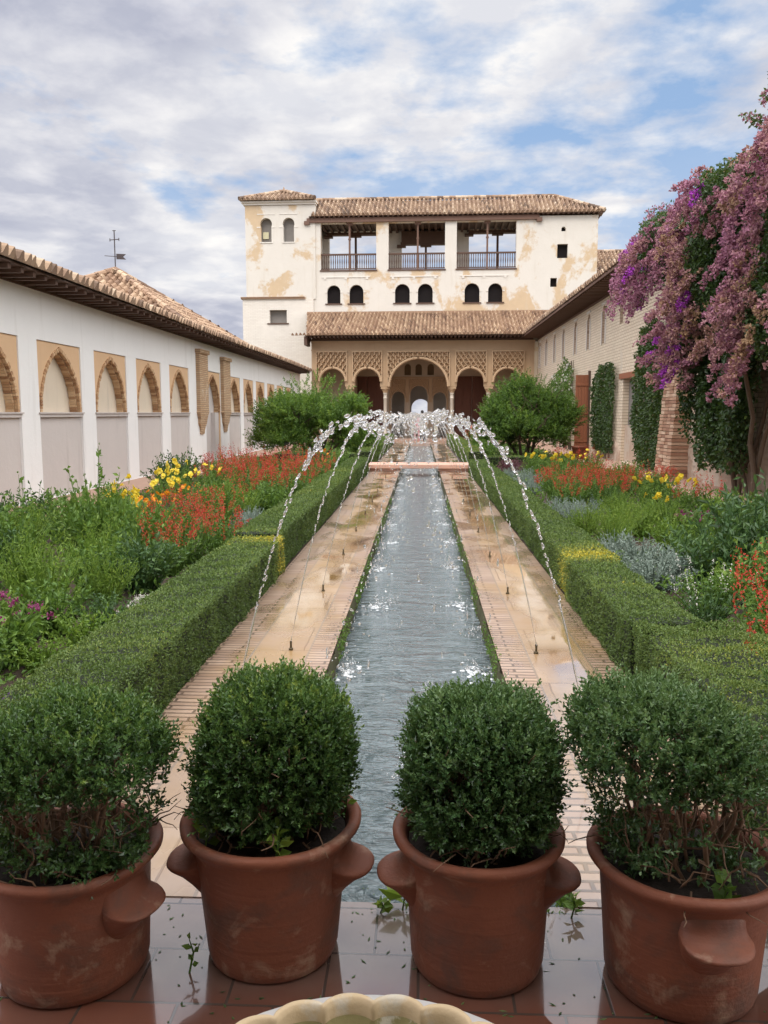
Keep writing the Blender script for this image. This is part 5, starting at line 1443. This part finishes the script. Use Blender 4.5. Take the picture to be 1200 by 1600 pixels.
# low green ground cover between the plants: too many stems to count
gc = MB()
for sg, xa, xb in ((-1, -5.6, -2.0), (1, 1.95, 5.2)):
    n = 30000
    yy = 2.8 + 42 * rng.random(n) ** 1.7; xx = xa + (xb - xa) * rng.random(n)
    fld = clump_noise(np.c_[xx, yy, xx], 1.6, 3)
    k = rng.random(n) < np.clip(fld * 1.6 - 0.25, 0.05, 1); xx, yy, fl_ = xx[k], yy[k], fld[k]
    P = np.stack([xx, yy, -0.03 + rng.random(len(xx)) * 0.26 * fl_], 1)
    sc = np.clip(yy / 7, 0.8, 3)
    leaves(gc, P, rand_dirs(len(xx), 0.5), 0.06 * sc ** .5, 0.026 * sc ** .5, np.clip(0.3 + 0.4 * rng.random(len(xx)), 0, 1))
tag(gc.build('ground_cover', G_MID), kind='stuff')

# ------------------------------------------------------------------ footbridge
b = MB()
xs = np.linspace(-1.48, 1.40, 13)
for x0, x1 in zip(xs[:-1], xs[1:]): b.box(x0 + .002, x1 - .002, 23.25, 24.35, 0.006, 0.175)
b = MB(); b.box(-1.50, 1.42, 23.22, 24.40, 0.09, 0.20); b.box(-1.44, -0.55, 23.30, 24.32, 0.006, 0.089); b.box(0.48, 1.36, 23.30, 24.32, 0.006, 0.089)
o = tag(b.build('footbridge', M['bridge']), 'low salmon pink slab footbridge across the channel', 'footbridge')
bv = o.modifiers.new('bevel', 'BEVEL'); bv.width = 0.012; bv.segments = 2

# ------------------------------------------------------------------ water jets
import bmesh
bm = bmesh.new(); bmesh.ops.create_icosphere(bm, subdivisions=2, radius=1.0)
IV = np.array([v.co[:] for v in bm.verts]); IF = np.array([[v.index for v in f.verts] for f in bm.faces]); bm.free()
bm = bmesh.new(); bmesh.ops.create_icosphere(bm, subdivisions=1, radius=1.0)
IV1 = np.array([v.co[:] for v in bm.verts]); IF1 = np.array([[v.index for v in f.verts] for f in bm.faces]); bm.free()


def drops(mb, C, rad, stretch=None, axis=None, hi=False):
    V0, F0 = (IV, IF) if hi else (IV1, IF1)
    n = len(C); V = V0[None] * np.asarray(rad)[:, None, None]
    V = V * (1 + 0.28 * np.sin(V0[None] @ rng.normal(0, 2.2, (3, 3)) + rng.random((n, 1, 3)) * 6.28))
    if axis is not None:
        a = unit(axis); V = V + (V @ a[:, :, None]) * a[:, None, :] * (np.asarray(stretch)[:, None, None] - 1)
    V = V + C[:, None, :]
    F = (IF1 if not hi else IF)[None] + (np.arange(n) * len(V0))[:, None, None]
    mb.add(V.reshape(-1, 3), F.reshape(-1, 3))


wm_, N = new_mat('jet_water')
p = N.n('ShaderNodeBsdfPrincipled', i={'Base Color': (1, 1, 1, 1), 'Roughness': 0.03, 'IOR': 1.33, 'Transmission Weight': 0.93, 'Specular IOR Level': 0.8})
N.n('ShaderNodeOutputMaterial', i={'Surface': p.outputs[0]})
JET = wm_
NOZ = m_plain('brass_nozzle', (0.10, 0.075, 0.04), 0.5, Metallic=0.6)


def jet_mesh(v):
    """stream from a nozzle at x=0 rising to x=+0.62, z=1.62 and falling to x=+1.25"""
    r = np.random.default_rng(300 + v); mb = MB()
    ax_, az_ = 0.64 + 0.02 * r.normal(), 1.565 + 0.015 * r.normal()

    def pos(s):
        x = s * 2 * ax_; z = az_ * (1 - ((x - ax_) / ax_) ** 2)
        return np.stack([x, 0.015 * np.sin(s * 9 + v), z + 0.04], -1)
    # smooth stream near the nozzle
    s = np.linspace(0.0, 0.135, 22); P = pos(s)
    mb.tube(P, np.linspace(0.0032, 0.0052, 22) * (1 + 0.22 * np.sin(np.arange(22) * 1.9)), 6)
    # beaded chain
    s = [0.13]
    while s[-1] < 0.42: s.append(s[-1] + 0.0042 + 0.004 * s[-1] + 0.002 * r.random())
    s = np.array(s); P = pos(s) + r.normal(0, 0.0035, (len(s), 3)) * (1 + 5 * (s - .13))[:, None]; T = pos(s + .005) - pos(s)
    drops(mb, P, (0.0055 + 0.014 * (s - .13)) * (0.65 + .5 * r.random(len(s))), 1.7 + 1.5 * r.random(len(s)), T)
    # loose clots over the crown
    n = 78; s = 0.34 + 0.30 * r.random(n); P = pos(s) + r.normal(0, 1, (n, 3)) * np.array([0.020, 0.020, 0.016]) * (0.6 + 3.2 * np.clip(s - .34, 0, 1))[:, None]
    drops(mb, P, 0.0035 + 0.0095 * r.random(n) ** 1.8, 1 + 1.2 * r.random(n), pos(s + .005) - pos(s) + r.normal(0, .004, (n, 3)))
    # falling drops
    n = 74; s = 0.60 + 0.40 * r.random(n); P = pos(s) + r.normal(0, 1, (n, 3)) * np.array([0.05, 0.055, 0.05]); P[:, 2] = np.maximum(P[:, 2], -0.1)
    drops(mb, P, 0.003 + 0.006 * r.random(n) ** 2, 1 + .5 * r.random(n), np.tile([[0.3, 0, -1.0]], (n, 1)))
    return mb.build('water_jet', JET, smooth=True, as_mesh=True)


JM = [jet_mesh(v) for v in range(5)]
nz = MB(); nz.lathe([(0.016, 0.0), (0.016, 0.012), (0.009, 0.016), (0.007, 0.05), (0.010, 0.052), (0.008, 0.062)], 10)
NZ = nz.build('nozzle', NOZ, as_mesh=True)
NZX_L, NZX_R = -0.90, 0.80
splash_pts = []
for k in range(20):
    y = 3.65 + 1.94 * k
    if 22.9 < y < 24.6: continue
    for sg, x in ((1, NZX_L), (-1, NZX_R)):
        side = 'left' if sg > 0 else 'right'
        jo = empty('fountain_jet', (x, y + rng.normal(0, .03), 0.004), 0 if sg > 0 else math.pi)
        jo.scale = (1 + rng.normal(0, .03), 1, 1 + rng.normal(0, .012))
        nn = k + 1
        lab = ('arching water jet from the ' + side + ' walk, ' + ('nearest to the pots' if k == 0 else f'{nth(nn)} counting from the pots')) if k < 10 else f'far water jet from the {side} walk, {nth(nn)} counting from the pots'
        tag(jo, lab, 'water jet', 'water jets arching over the channel')
        s_ = link_mesh('stream', JM[(k * 2 + (sg > 0)) % 5], jo); s_.rotation_euler = (0.0, 0, rng.normal(0, .06)); s_.location = (0, 0, 0.02)
        link_mesh('nozzle', NZ, jo)
        splash_pts.append((x + sg * 1.27 + rng.normal(0, .05), y + rng.normal(0, .1)))
sp = MB()
for (x, y) in splash_pts:
    if not CH0 + .05 < x < CH1 - .05: x = float(np.clip(x, CH0 + .1, CH1 - .1))
    for q in range(2):
        n = 60; a = rng.random(n) * 6.28; d = np.abs(rng.normal(0, 0.06, n)); cx, cy = x + q * rng.normal(0, .22), y + q * rng.normal(0, .6)
        cx = float(np.clip(cx, CH0 + .1, CH1 - .1))
        P = np.stack([cx + np.cos(a) * d, cy + np.sin(a) * d * 1.3, -0.148 + np.abs(rng.normal(0, .045, n)) * (1.4 - d * 6).clip(.1, 2)], 1)
        P[:, 0] = np.clip(P[:, 0], CH0 + .03, CH1 - .03)
        drops(sp, P, 0.003 + 0.009 * rng.random(n) ** 2, 0.8 + 0.8 * rng.random(n), rng.normal(0, 1, (n, 3)))
n = 900; P = np.stack([CH0 + .05 + (CH1 - CH0 - .1) * rng.random(n), 4 + 39 * rng.random(n), -0.12 + 1.1 * rng.random(n) ** 1.6], 1)
drops(sp, P, 0.003 + 0.0045 * rng.random(n), 2 + 4 * rng.random(n), np.tile([[0, 0, 1.0]], (n, 1)))
tag(sp.build('water_splashes', JET, smooth=True), kind='stuff')
fo = MB()
FOAM = m_plain('foam', (0.75, 0.78, 0.80), 0.4, 0.1)
for (x, y) in splash_pts:
    x = float(np.clip(x, CH0 + .1, CH1 - .1)); n = 34
    a = rng.random(n) * 6.28; d = np.abs(rng.normal(0, .07, n)); P = np.stack([np.clip(x + np.cos(a) * d, CH0 + .03, CH1 - .03), y + np.sin(a) * d * 1.6, np.full(n, -0.149)], 1)
    V = (IV1[None] * np.array([1.6, 1.9, 0.28]) * (0.005 + 0.010 * rng.random(n))[:, None, None]) + P[:, None]
    fo.add(V.reshape(-1, 3), (IF1[None] + (np.arange(n) * len(IV1))[:, None, None]).reshape(-1, 3))
tag(fo.build('water_foam', FOAM, smooth=True), kind='stuff')

# ------------------------------------------------------------------ terracotta pots with clipped myrtle
def m_terracotta():
    mt, N = new_mat('terracotta')
    v = objco(N); oi = N.n('ShaderNodeObjectInfo').outputs['Random']
    v2 = N.n('ShaderNodeVectorMath', operation='ADD', i={0: v, 1: N.n('ShaderNodeCombineXYZ', i={0: N.math('MULTIPLY', oi, 37.0), 1: 0.0, 2: N.math('MULTIPLY', oi, 13.0)}).outputs[0]}).outputs[0]
    col = N.mix(N.noise(v2, 4.5, 6, 0.6), (0.235, 0.070, 0.030), (0.125, 0.040, 0.021))
    dark = N.rng(N.noise(swz(N, v2, 'XYZ', (1, 1, 1.4)), 5.5, 7, 0.65, 0.4), 0.50, 0.66)
    col = N.mix(N.math('MULTIPLY', dark, 0.72), col, (0.085, 0.045, 0.03))
    pale = N.rng(N.noise(v2, 8.0, 8, 0.65, 0.5), 0.56, 0.70)
    col = N.mix(N.math('MULTIPLY', pale, 0.50), col, (0.42, 0.30, 0.20))
    h = N.math('ADD', N.noise(swz(N, v2, 'XYZ', (2, 2, 60)), 1.0, 3), N.math('MULTIPLY', N.noise(v2, 60, 4), 0.9))
    finish(N, col, 0.55, h, 0.5, 0.005, **{'Roughness': N.rng(N.noise(v2, 3, 4), 0.3, 0.7, 0.50, 0.85)})
    return mt


M['terracotta'] = m_terracotta()
M['potsoil'] = m_plain('pot_soil', (0.030, 0.020, 0.014), 0.95, 0.6, 40, 1.0)


def lug_handle(R0, r_body, zt, ang, w=0.100, out=0.075, drop=0.13):
    mb = MB(); ns, npf = 17, 12
    prof = [(-0.02, 0.055), (0.003, 0.034), (0.011, 0.014), (0.025, -0.004), (0.045, -0.016), (0.068, -0.022), (0.086, -0.026), (0.091, -0.031), (0.084, -0.040), (0.054, -0.060), (0.024, -0.092), (-0.02, -0.155)]
    P = np.zeros((ns, npf, 3))
    for i, s in enumerate(np.linspace(-1, 1, ns)):
        k = max(0.0, 1 - abs(s) ** 3.0) ** 0.8
        for j, (o, z) in enumerate(prof):
            oo = o * k if o > 0 else o
            rr = r_body(zt + z * (0.45 + 0.55 * k)) + oo - (0.006 if k < 0.05 else 0)
            a = ang + s * w / R0
            P[i, j] = (rr * math.cos(a), rr * math.sin(a), zt + z * (0.45 + 0.55 * k))
    mb.grid(P)
    return mb


def pot(label, x, y, rb, Rr, h, handles):
    root = tag(empty('terracotta_pot', (x, y, 0.0)), label, 'plant pot', 'terracotta pots in a row')
    rbod = lambda z: np.interp(z, [0, 0.03, h * 0.5, h - 0.06, h], [rb * 0.93, rb, rb + (Rr - 0.035 - rb) * 0.45, Rr - 0.038, Rr - 0.03])
    wob = lambda th, prof: 1 + 0.006 * np.sin(2 * th + 1)[None, :] * np.ones((len(prof), 1)) + 0.004 * np.sin(5 * th)[None, :]
    pr = [(0.001, 0.0), (rb * 0.90, 0.0), (rb * 0.97, 0.008), (rb, 0.03)] + [(float(rbod(z)), z) for z in np.linspace(0.06, h - 0.075, 9)]
    pr += [(Rr - 0.030, h - 0.05), (Rr - 0.012, h - 0.036), (Rr - 0.001, h - 0.022), (Rr, h - 0.010), (Rr - 0.006, h - 0.002), (Rr - 0.018, h), (Rr - 0.032, h - 0.006), (Rr - 0.040, h - 0.02), (Rr - 0.048, h - 0.05), (Rr - 0.055, h - 0.12)]
    b = MB(); b.lathe(pr, 64, rmod=wob); b.build('body', M['terracotta'], root, True)
    s = MB()
    rr = np.linspace(0, Rr - 0.047, 10); th = np.linspace(0, 2 * math.pi, 41)
    P = np.array([[(q * math.cos(t), q * math.sin(t), h - 0.055 + 0.008 * math.sin(7 * t + 30 * q) + 0.03 * (1 - q / Rr)) for t in th] for q in rr]); s.grid(P)
    s.build('soil', M['potsoil'], root, True)
    for a in handles: lug_handle(Rr - 0.03, rbod, h - 0.105, a).build('handle', M['terracotta'], root, True)
    return root


def myrtle(label, x, y, z0, rx, ztop, seed, mat, bare=0.0, nspr=4200, lean=(0, 0), leaf=0.0185, low=0.02):
    r = np.random.default_rng(seed)
    root = tag(empty('clipped_shrub', (x, y, z0)), label, 'shrub', 'clipped shrubs in the terracotta pots')
    H = ztop - z0
    cz = H * 0.515; rz = H * 0.50
    d = unit(r.normal(0, 1, (nspr, 3)))
    # squarish ball: superellipsoid, with slow bumps
    pw = 3.1; k = (np.abs(d[:, 0]) ** pw + np.abs(d[:, 1]) ** pw + np.abs(d[:, 2]) ** pw) ** (-1 / pw)
    q = np.clip(1 - np.abs(r.normal(0, 0.13, nspr)), 0.45, 1.05)
    q = np.where(r.random(nspr) < 0.05, q * (1.02 + 0.13 * r.random(nspr)), q)
    bum = 1 + 0.24 * (clump_noise(d, 3.2, seed) - 0.5)
    P = d * (k * q * bum)[:, None] * np.array([rx, rx, rz]) + np.array([0, 0, cz])
    zz = P[:, 2] / H
    # narrower at the foot, where it enters the pot
    nar = np.clip(0.84 + 0.7 * zz, 0, 1); P[:, :2] *= nar[:, None]
    P[:, 0] += lean[0] * zz; P[:, 1] += lean[1] * zz
    keep = np.ones(nspr, bool)
    if bare > 0:
        fld = clump_noise(P, 7.0, seed + 2)
        thr = bare * np.clip((0.72 - zz) / 0.18, 0, 1)
        thr = np.where(zz < 0.2, thr * 0.55, thr)
        keep = fld > thr * 0.98
        keep |= r.random(nspr) < 0.06
    P, d, q, zz = P[keep], d[keep], q[keep], zz[keep]; n = len(P)
    ax = unit(d * 0.55 + np.array([0, 0, 0.75]) + r.normal(0, .38, (n, 3)))
    nl = 10; t = np.tile(np.linspace(0.0, 1, nl), n); ln = np.repeat(0.038 + 0.035 * r.random(n) ** 2, nl)
    A = np.repeat(ax, nl, 0); B0 = np.repeat(P, nl, 0)
    pos = B0 + A * (t * ln)[:, None]
    u = unit(np.cross(A, np.array([0.31, 0.17, 0.93]))); w = np.cross(A, u); ph = np.tile(np.arange(nl) * 2.4, n) + np.repeat(r.random(n) * 6.28, nl)
    rad = u * np.cos(ph)[:, None] + w * np.sin(ph)[:, None]
    D = unit(rad * (1.0 - 0.55 * t)[:, None] + A * (0.35 + 0.75 * t)[:, None] + r.normal(0, .12, (n * nl, 3)))
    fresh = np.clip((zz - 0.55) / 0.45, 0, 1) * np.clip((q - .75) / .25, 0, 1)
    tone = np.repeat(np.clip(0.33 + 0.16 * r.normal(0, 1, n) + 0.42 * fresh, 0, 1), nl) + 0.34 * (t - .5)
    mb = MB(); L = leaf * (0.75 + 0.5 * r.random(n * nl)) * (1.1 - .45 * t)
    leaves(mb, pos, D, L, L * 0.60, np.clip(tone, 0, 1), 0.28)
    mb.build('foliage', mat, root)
    st = MB()
    for i in range(30 if bare else 18):
        a = r.random() * 6.28; q0 = 0.55 * math.sqrt(r.random()); p0 = np.array([rx * q0 * math.cos(a), rx * q0 * math.sin(a), -0.05]); tgt = np.array([rx * 1.05 * (q0 + .25) * math.cos(a), rx * 1.05 * (q0 + .25) * math.sin(a), H * (0.62 + .2 * r.random())])
        pts = [p0 + (tgt - p0) * f + r.normal(0, .012, 3) * (f > 0) for f in np.linspace(0, 1, 7)]
        st.tube(pts, np.linspace(0.0075, 0.003, 7) * (0.7 + .6 * r.random()), 6)
        for s in (2, 3, 4, 5):
            p2 = [pts[s]]; dd = unit(tgt - p0 + r.normal(0, .5, 3) * np.linalg.norm(tgt - p0))
            for w_ in range(3): dd = unit(dd + r.normal(0, .3, 3)); p2.append(p2[-1] + dd * 0.05)
            st.tube(p2, [0.0035, 0.003, 0.002, 0.0012], 4)
    if bare:
        for i in range(46):
            a = r.random() * 6.28; p2 = [np.array([rx * 0.85 * math.cos(a), rx * 0.85 * math.sin(a), 0.02 + .06 * r.random()])]; dd = unit(r.normal(0, 1, 3) + [0, 0, .3])
            for w_ in range(5): dd = unit(dd + r.normal(0, .45, 3)); p2.append(p2[-1] + dd * 0.028)
            p2 = np.array(p2); p2[:, 2] = np.maximum(p2[:, 2], 0.005); st.tube(p2, [0.003, 0.003, 0.0025, 0.002, 0.0015, 0.001], 4)
    st.build('stems', M['twig'], root, True)
    return root


POTS = [(-1.03, 2.27, 0.212, 0.262, 0.39, (-0.40, 2.75)), (-0.452, 2.385, 0.200, 0.274, 0.43, (-0.12, 3.26)), (0.178, 2.355, 0.200, 0.256, 0.42, (-0.10, 3.24)), (0.768, 2.29, 0.214, 0.275, 0.40, (-1.52, 1.62)), (1.36, 2.47, 0.205, 0.262, 0.40, (0.05, 3.1))]
PL_ = ['leftmost dark stained terracotta pot with its lug turned to the front right', 'terracotta pot second from left with a lug on each side', 'terracotta pot third from left, between channel end and the right walk', 'terracotta pot fourth from left with a lug facing the camera', 'terracotta pot mostly cut off by the right edge of the photo']
for l, p in zip(PL_, POTS): pot(l, *p)
SH = [('dark shrub with bare twisted stems and a dense leafy cap, in the leftmost pot', 0.255, 0.775, 51, G_BOX, 1.0, 4600, (0.04, 0)), ('full bright topped ball of small leaves in the second pot from the left', 0.208, 0.815, 52, G_BOX, 0.18, 4600, (0.03, 0)),
      ('dense dark green clipped ball in the third pot from the left', 0.205, 0.785, 53, G_BOXB, 0.10, 4600, (0.0, 0)), ('see through bluish green shrub with open twiggy middle in the fourth pot', 0.238, 0.835, 54, G_BOXB, 1.0, 4600, (-0.10, 0)), ('green shrub at the right edge, only its left side in view', 0.23, 0.83, 55, G_BOX, 0.2, 3400, (0, 0))]
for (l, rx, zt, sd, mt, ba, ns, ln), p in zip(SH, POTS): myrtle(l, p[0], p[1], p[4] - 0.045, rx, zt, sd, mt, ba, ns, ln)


# small weeds sprouting in and beside the pots
def weed(label, x, y, z, h, n, leaf, seed, mat=G_BRIGHT, spread=0.05, wide=0.6):
    r = np.random.default_rng(seed); mb = MB()
    root = tag(empty('weed', (x, y, z)), label, 'weed')
    t = np.linspace(0.25, 1, n); a = np.arange(n) * 2.4
    P = np.stack([spread * 0.3 * np.sin(t * 3), spread * 0.2 * t, h * t], 1)
    D = np.stack([np.cos(a), np.sin(a), 0.35 + 0 * a], 1)
    leaves(mb, P, D, leaf * (0.7 + .5 * r.random(n)), leaf * wide, np.clip(0.55 + .2 * r.normal(0, 1, n), 0, 1), 0.15)
    mb.build('leaf', mat, root)
    s = MB(); s.tube([(0, 0, -0.01), P[n // 2], P[-1]], [0.0035, 0.003, 0.0015], 5); s.build('stem', G_MID, root)


weed('broad leaved weed in the front right of the second pot', -0.41, 2.19, 0.375, 0.11, 12, 0.048, 61)
weed('small weed at the front left of the second pot', -0.63, 2.26, 0.375, 0.09, 8, 0.05, 62)
weed('thin upright sprig at the right of the second pot', -0.235, 2.46, 0.38, 0.20, 16, 0.034, 63)
weed('round leaved weed at the front of the fourth pot', 0.80, 2.085, 0.345, 0.08, 9, 0.042, 64, G_MID, 0.05, 0.95)
weed('spindly weed on the wet tiles left of the second pot', -0.68, 2.24, 0.0, 0.10, 7, 0.030, 65, G_MID)
weed('bright lettuce like weed at the end of the channel', -0.055, 2.58, 0.0, 0.06, 7, 0.10, 66, G_BRIGHT, 0.03, 0.45)
weed('tiny tuft of weed left of the lettuce like weed', -0.13, 2.56, 0.0, 0.035, 9, 0.045, 67)
weed('weed growing between the third and fourth pots', 0.50, 2.56, 0.0, 0.07, 9, 0.04, 68, G_MID)

# wet scraps of leaf on the floor
lf = MB(); n = 300
P = np.stack([-1.2 + 2.4 * rng.random(n), 2.0 + 0.75 * rng.random(n), np.full(n, 0.0015)], 1)
cl = clump_noise(P * [1, 1, 0], 9.0, 71) > 0.52
D = unit(np.c_[rng.normal(0, 1, (n, 2)), 0.06 * rng.normal(0, 1, n)])
leaves(lf, P[cl], D[cl], 0.006 + 0.022 * rng.random(cl.sum()) ** 2, 0.007, None, 0.05, S=np.cross(np.array([0, 0, 1.0]), D[cl]))
tag(lf.build('leaf_litter', G_DARK), kind='stuff')
# tufts of moss and weed along the end and edges of the channel
ms = MB()
for (xa, xb, ya, yb, n) in ((CH0, CH1, YN - 0.04, YN + 0.03, 900), (CH0 - 0.01, CH0 + 0.035, YN, 16, 5200), (CH1 - 0.035, CH1 + 0.01, YN, 16, 5200)):
    P = np.stack([xa + (xb - xa) * rng.random(n), ya + (yb - ya) * rng.random(n) ** 1.5, -0.13 + 0.15 * rng.random(n)], 1)
    k = clump_noise(P * [1, 1, .3], 5.0, 73) > 0.45; P = P[k]
    leaves(ms, P, rand_dirs(len(P), -0.2), 0.022, 0.012, np.clip(.3 + .3 * rng.random(len(P)), 0, 1))
tag(ms.build('moss_tufts', G_MID), kind='stuff')

# ------------------------------------------------------------------ scalloped marble basin at the bottom of the picture
bas = tag(empty('fountain_basin', (-0.105, 1.345, 0.0)), 'round white stone basin with a yellowed scalloped rim of shallow water', 'fountain basin')
b = MB(); b.lathe([(0.001, 0.0), (0.34, 0.0), (0.36, 0.05), (0.40, 0.14), (0.505, 0.20), (0.522, 0.215), (0.522, 0.232), (0.512, 0.240), (0.462, 0.238)], 72)
b.build('base', m_plain('grey_marble', (0.50, 0.48, 0.46), 0.45, 0.25, 8, 0.15), bas, True)
NL = 24
th_ = np.linspace(0, 2 * math.pi, NL * 12, endpoint=False)


def scal(th, prof):
    r = prof[:, 0][:, None]; w = np.clip((r - 0.30) / 0.15, 0, 1)
    return 1 + w * 0.055 * (np.abs(np.sin(th * NL / 2))[None, :] ** 0.7 - 0.6)


YM = m_plaster('yellowed_marble', (0.52, 0.40, 0.25), (0.42, 0.31, 0.18), patch=(0.56, 0.50, 0.40), patch_lo=0.52, patch_hi=0.62, pscale=6.0, stain=(0.20, 0.17, 0.06), stain_amt=0.5)
OM = m_plaster('algae_marble', (0.27, 0.23, 0.10), (0.19, 0.165, 0.065), patch=(0.50, 0.46, 0.36), patch_lo=0.53, patch_hi=0.58, pscale=9.0, stain=(0.10, 0.09, 0.03), stain_amt=0.6)
b = MB(); b.lathe([(0.474, 0.236), (0.479, 0.255), (0.474, 0.267), (0.465, 0.272), (0.456, 0.268), (0.450, 0.255), (0.446, 0.23)], NL * 12, rmod=scal); b.build('rim', YM, bas, True)
b = MB(); b.lathe([(0.447, 0.234), (0.430, 0.195), (0.39, 0.17), (0.30, 0.155), (0.001, 0.15)], NL * 12, rmod=scal); b.build('bowl', OM, bas, True)
b = MB(); b.lathe([(0.001, 0.226), (0.432, 0.226)], 96)
wmat, N = new_mat('basin_water')
gl = N.n('ShaderNodeBsdfPrincipled', i={'Base Color': (0.20, 0.19, 0.08, 1), 'Roughness': 0.03, 'IOR': 1.33, 'Alpha': 0.35})
N.n('ShaderNodeOutputMaterial', i={'Surface': gl.outputs[0]})
b.build('water', wmat, bas)


# ------------------------------------------------------------------ two visitors far off at the head of the channel
def skin_mesh(name, verts, edges, radii, mat):
    me = bpy.data.meshes.new(name); me.from_pydata(verts, edges, [])
    o = bpy.data.objects.new(name, me); COL.objects.link(o)
    md = o.modifiers.new('skin', 'SKIN'); sv_ = me.skin_vertices[0].data
    for i, r in enumerate(radii): sv_[i].radius = (r, r) if not isinstance(r, tuple) else r
    sv_[0].use_root = True
    o.modifiers.new('sub', 'SUBSURF').levels = 2
    o.modifiers['sub'].render_levels = 2
    dg = bpy.context.evaluated_depsgraph_get()
    me2 = bpy.data.meshes.new_from_object(o.evaluated_get(dg)); me2.name = name
    bpy.data.objects.remove(o); me2.materials.clear(); me2.materials.append(mat)
    for p in me2.polygons: p.use_smooth = True
    return me2


def person(label, x, y, z, ht, top, hair, legs, rz, swing=0.06):
    s = ht / 1.7
    root = tag(empty('person', (x, y, z), rz), label, 'person')
    root.scale = (s, s, s)
    SK = m_plain('skin', (0.50, 0.30, 0.21), 0.6, 0.1)
    V = [(0, 0, 0.95), (0, 0, 1.12), (0, 0, 1.30), (0, 0, 1.43), (0, -0.005, 1.50), (0, -0.01, 1.57), (0, -0.015, 1.64),
         (0.09, 0, 0.90), (0.10, -swing, 0.50), (0.10, -swing * .6, 0.09), (0.11, -swing * .6 - 0.14, 0.035), (-0.09, 0, 0.90), (-0.10, swing, 0.50), (-0.10, swing * 1.6, 0.09), (-0.11, swing * 1.6 - 0.14, 0.035),
         (0.18, 0, 1.40), (0.23, 0.02, 1.13), (0.22, -0.08, 0.90), (0.215, -0.11, 0.80), (-0.18, 0, 1.40), (-0.23, 0.02, 1.13), (-0.22, -0.06, 0.90), (-0.215, -0.09, 0.80)]
    E_ = [(0, 1), (1, 2), (2, 3), (3, 4), (4, 5), (5, 6), (0, 7), (7, 8), (8, 9), (9, 10), (0, 11), (11, 12), (12, 13), (13, 14), (3, 15), (15, 16), (16, 17), (17, 18), (3, 19), (19, 20), (20, 21), (21, 22)]
    Rr = [(0.14, 0.10), (0.125, 0.09), (0.15, 0.10), (0.10, 0.075), 0.052, (0.078, 0.092), (0.072, 0.085), 0.085, 0.058, 0.042, 0.032, 0.085, 0.058, 0.042, 0.032, 0.055, 0.042, 0.032, 0.03, 0.055, 0.042, 0.032, 0.03]
    link_mesh('body', skin_mesh('body', V, E_, Rr, SK), root)
    T = [0, 1, 2, 3, 15, 16, 19, 20]; mp = {v: i for i, v in enumerate(T)}
    VT = [V[i] for i in T]; VT[0] = (0, 0, 0.90); VT[5] = (0.215, 0.015, 1.22); VT[7] = (-0.215, 0.015, 1.22)
    ET = [(mp[a], mp[b]) for a, b in E_ if a in mp and b in mp]
    cl = m_plain('shirt', top, 0.85, 0.2); link_mesh('shirt', skin_mesh('shirt', VT, ET, [(0.16, 0.12), (0.145, 0.11), (0.165, 0.115), (0.115, 0.09), 0.07, 0.056, 0.07, 0.056], cl), root)
    L = [0, 7, 8, 9, 11, 12, 13]; mp = {v: i for i, v in enumerate(L)}
    ET = [(mp[a], mp[b]) for a, b in E_ if a in mp and b in mp]
    lg = m_plain('trousers', legs, 0.85, 0.2); link_mesh('trousers', skin_mesh('trousers', [V[i] for i in L], ET, [(0.148, 0.108), 0.096, 0.070, 0.056, 0.096, 0.070, 0.056], lg), root)
    h = MB(); P = IV * np.array([0.088, 0.102, 0.105]) + np.array([0, 0.018, 1.635]); h.add(P, IF); h.build('hair', m_plain('hair', hair, 0.6, 0.4, 40), root, True)


person('person with dark hair and a dark navy top standing behind the fountain spray', 0.06, 45.9, 0.0, 1.76, (0.02, 0.022, 0.04), (0.012, 0.009, 0.008), (0.04, 0.045, 0.07), math.pi)
person('person in a pink top with light hair, left of the one in navy', -0.22, 45.5, 0.0, 1.60, (0.70, 0.25, 0.28), (0.42, 0.26, 0.14), (0.55, 0.28, 0.28), 0.3)

# terracotta pot half hidden at the foot of the right hand tree
tp = tag(empty('garden_pot', (5.55, 29.3, 0.035)), 'small terracotta planter at the foot of the right hand tree', 'plant pot')
b = MB(); b.lathe([(0.001, 0), (0.17, 0), (0.19, 0.02), (0.26, 0.40), (0.29, 0.41), (0.29, 0.46), (0.26, 0.46), (0.24, 0.40)], 32); b.build('body', M['terracotta'], tp, True)
b = MB(); b.lathe([(0.24, 0.41), (0.001, 0.42)], 24); b.build('soil', M['potsoil'], tp)

# ------------------------------------------------------------------ the roofed gallery from which the picture is taken
sp_ = tag(empty('entrance_gallery', (0, -2.5, 0)), 'roofed gallery behind the viewpoint whose roof shades the pots', 'building')


def gp(name, mb, mats):
    o = mb.build(name, mats, sp_); o.location = -sp_.location; return o


b = MB(); b.box(-7.0, 6.6, -6.0, 0.55, 3.7, 4.1); gp('roof', b, M['wood_eave'])
b = MB(); b.box(-7.0, 6.6, -6.4, -6.0, 0, 3.7); gp('rear_wall', b, M['tan_plaster'])
for x in (-4.6, -1.9, 1.9, 4.6):
    b = MB(); b.lathe([(0.14, 0), (0.14, 0.1), (0.10, 0.16), (0.095, 2.4), (0.18, 2.7), (0.18, 3.7)], 20, (x, 0.35, 0)); gp('column', b, M['marble'])
b = MB(); b.box(-7.0, 6.6, 0.1, 0.6, 3.1, 3.69); gp('lintel', b, M['stucco'])
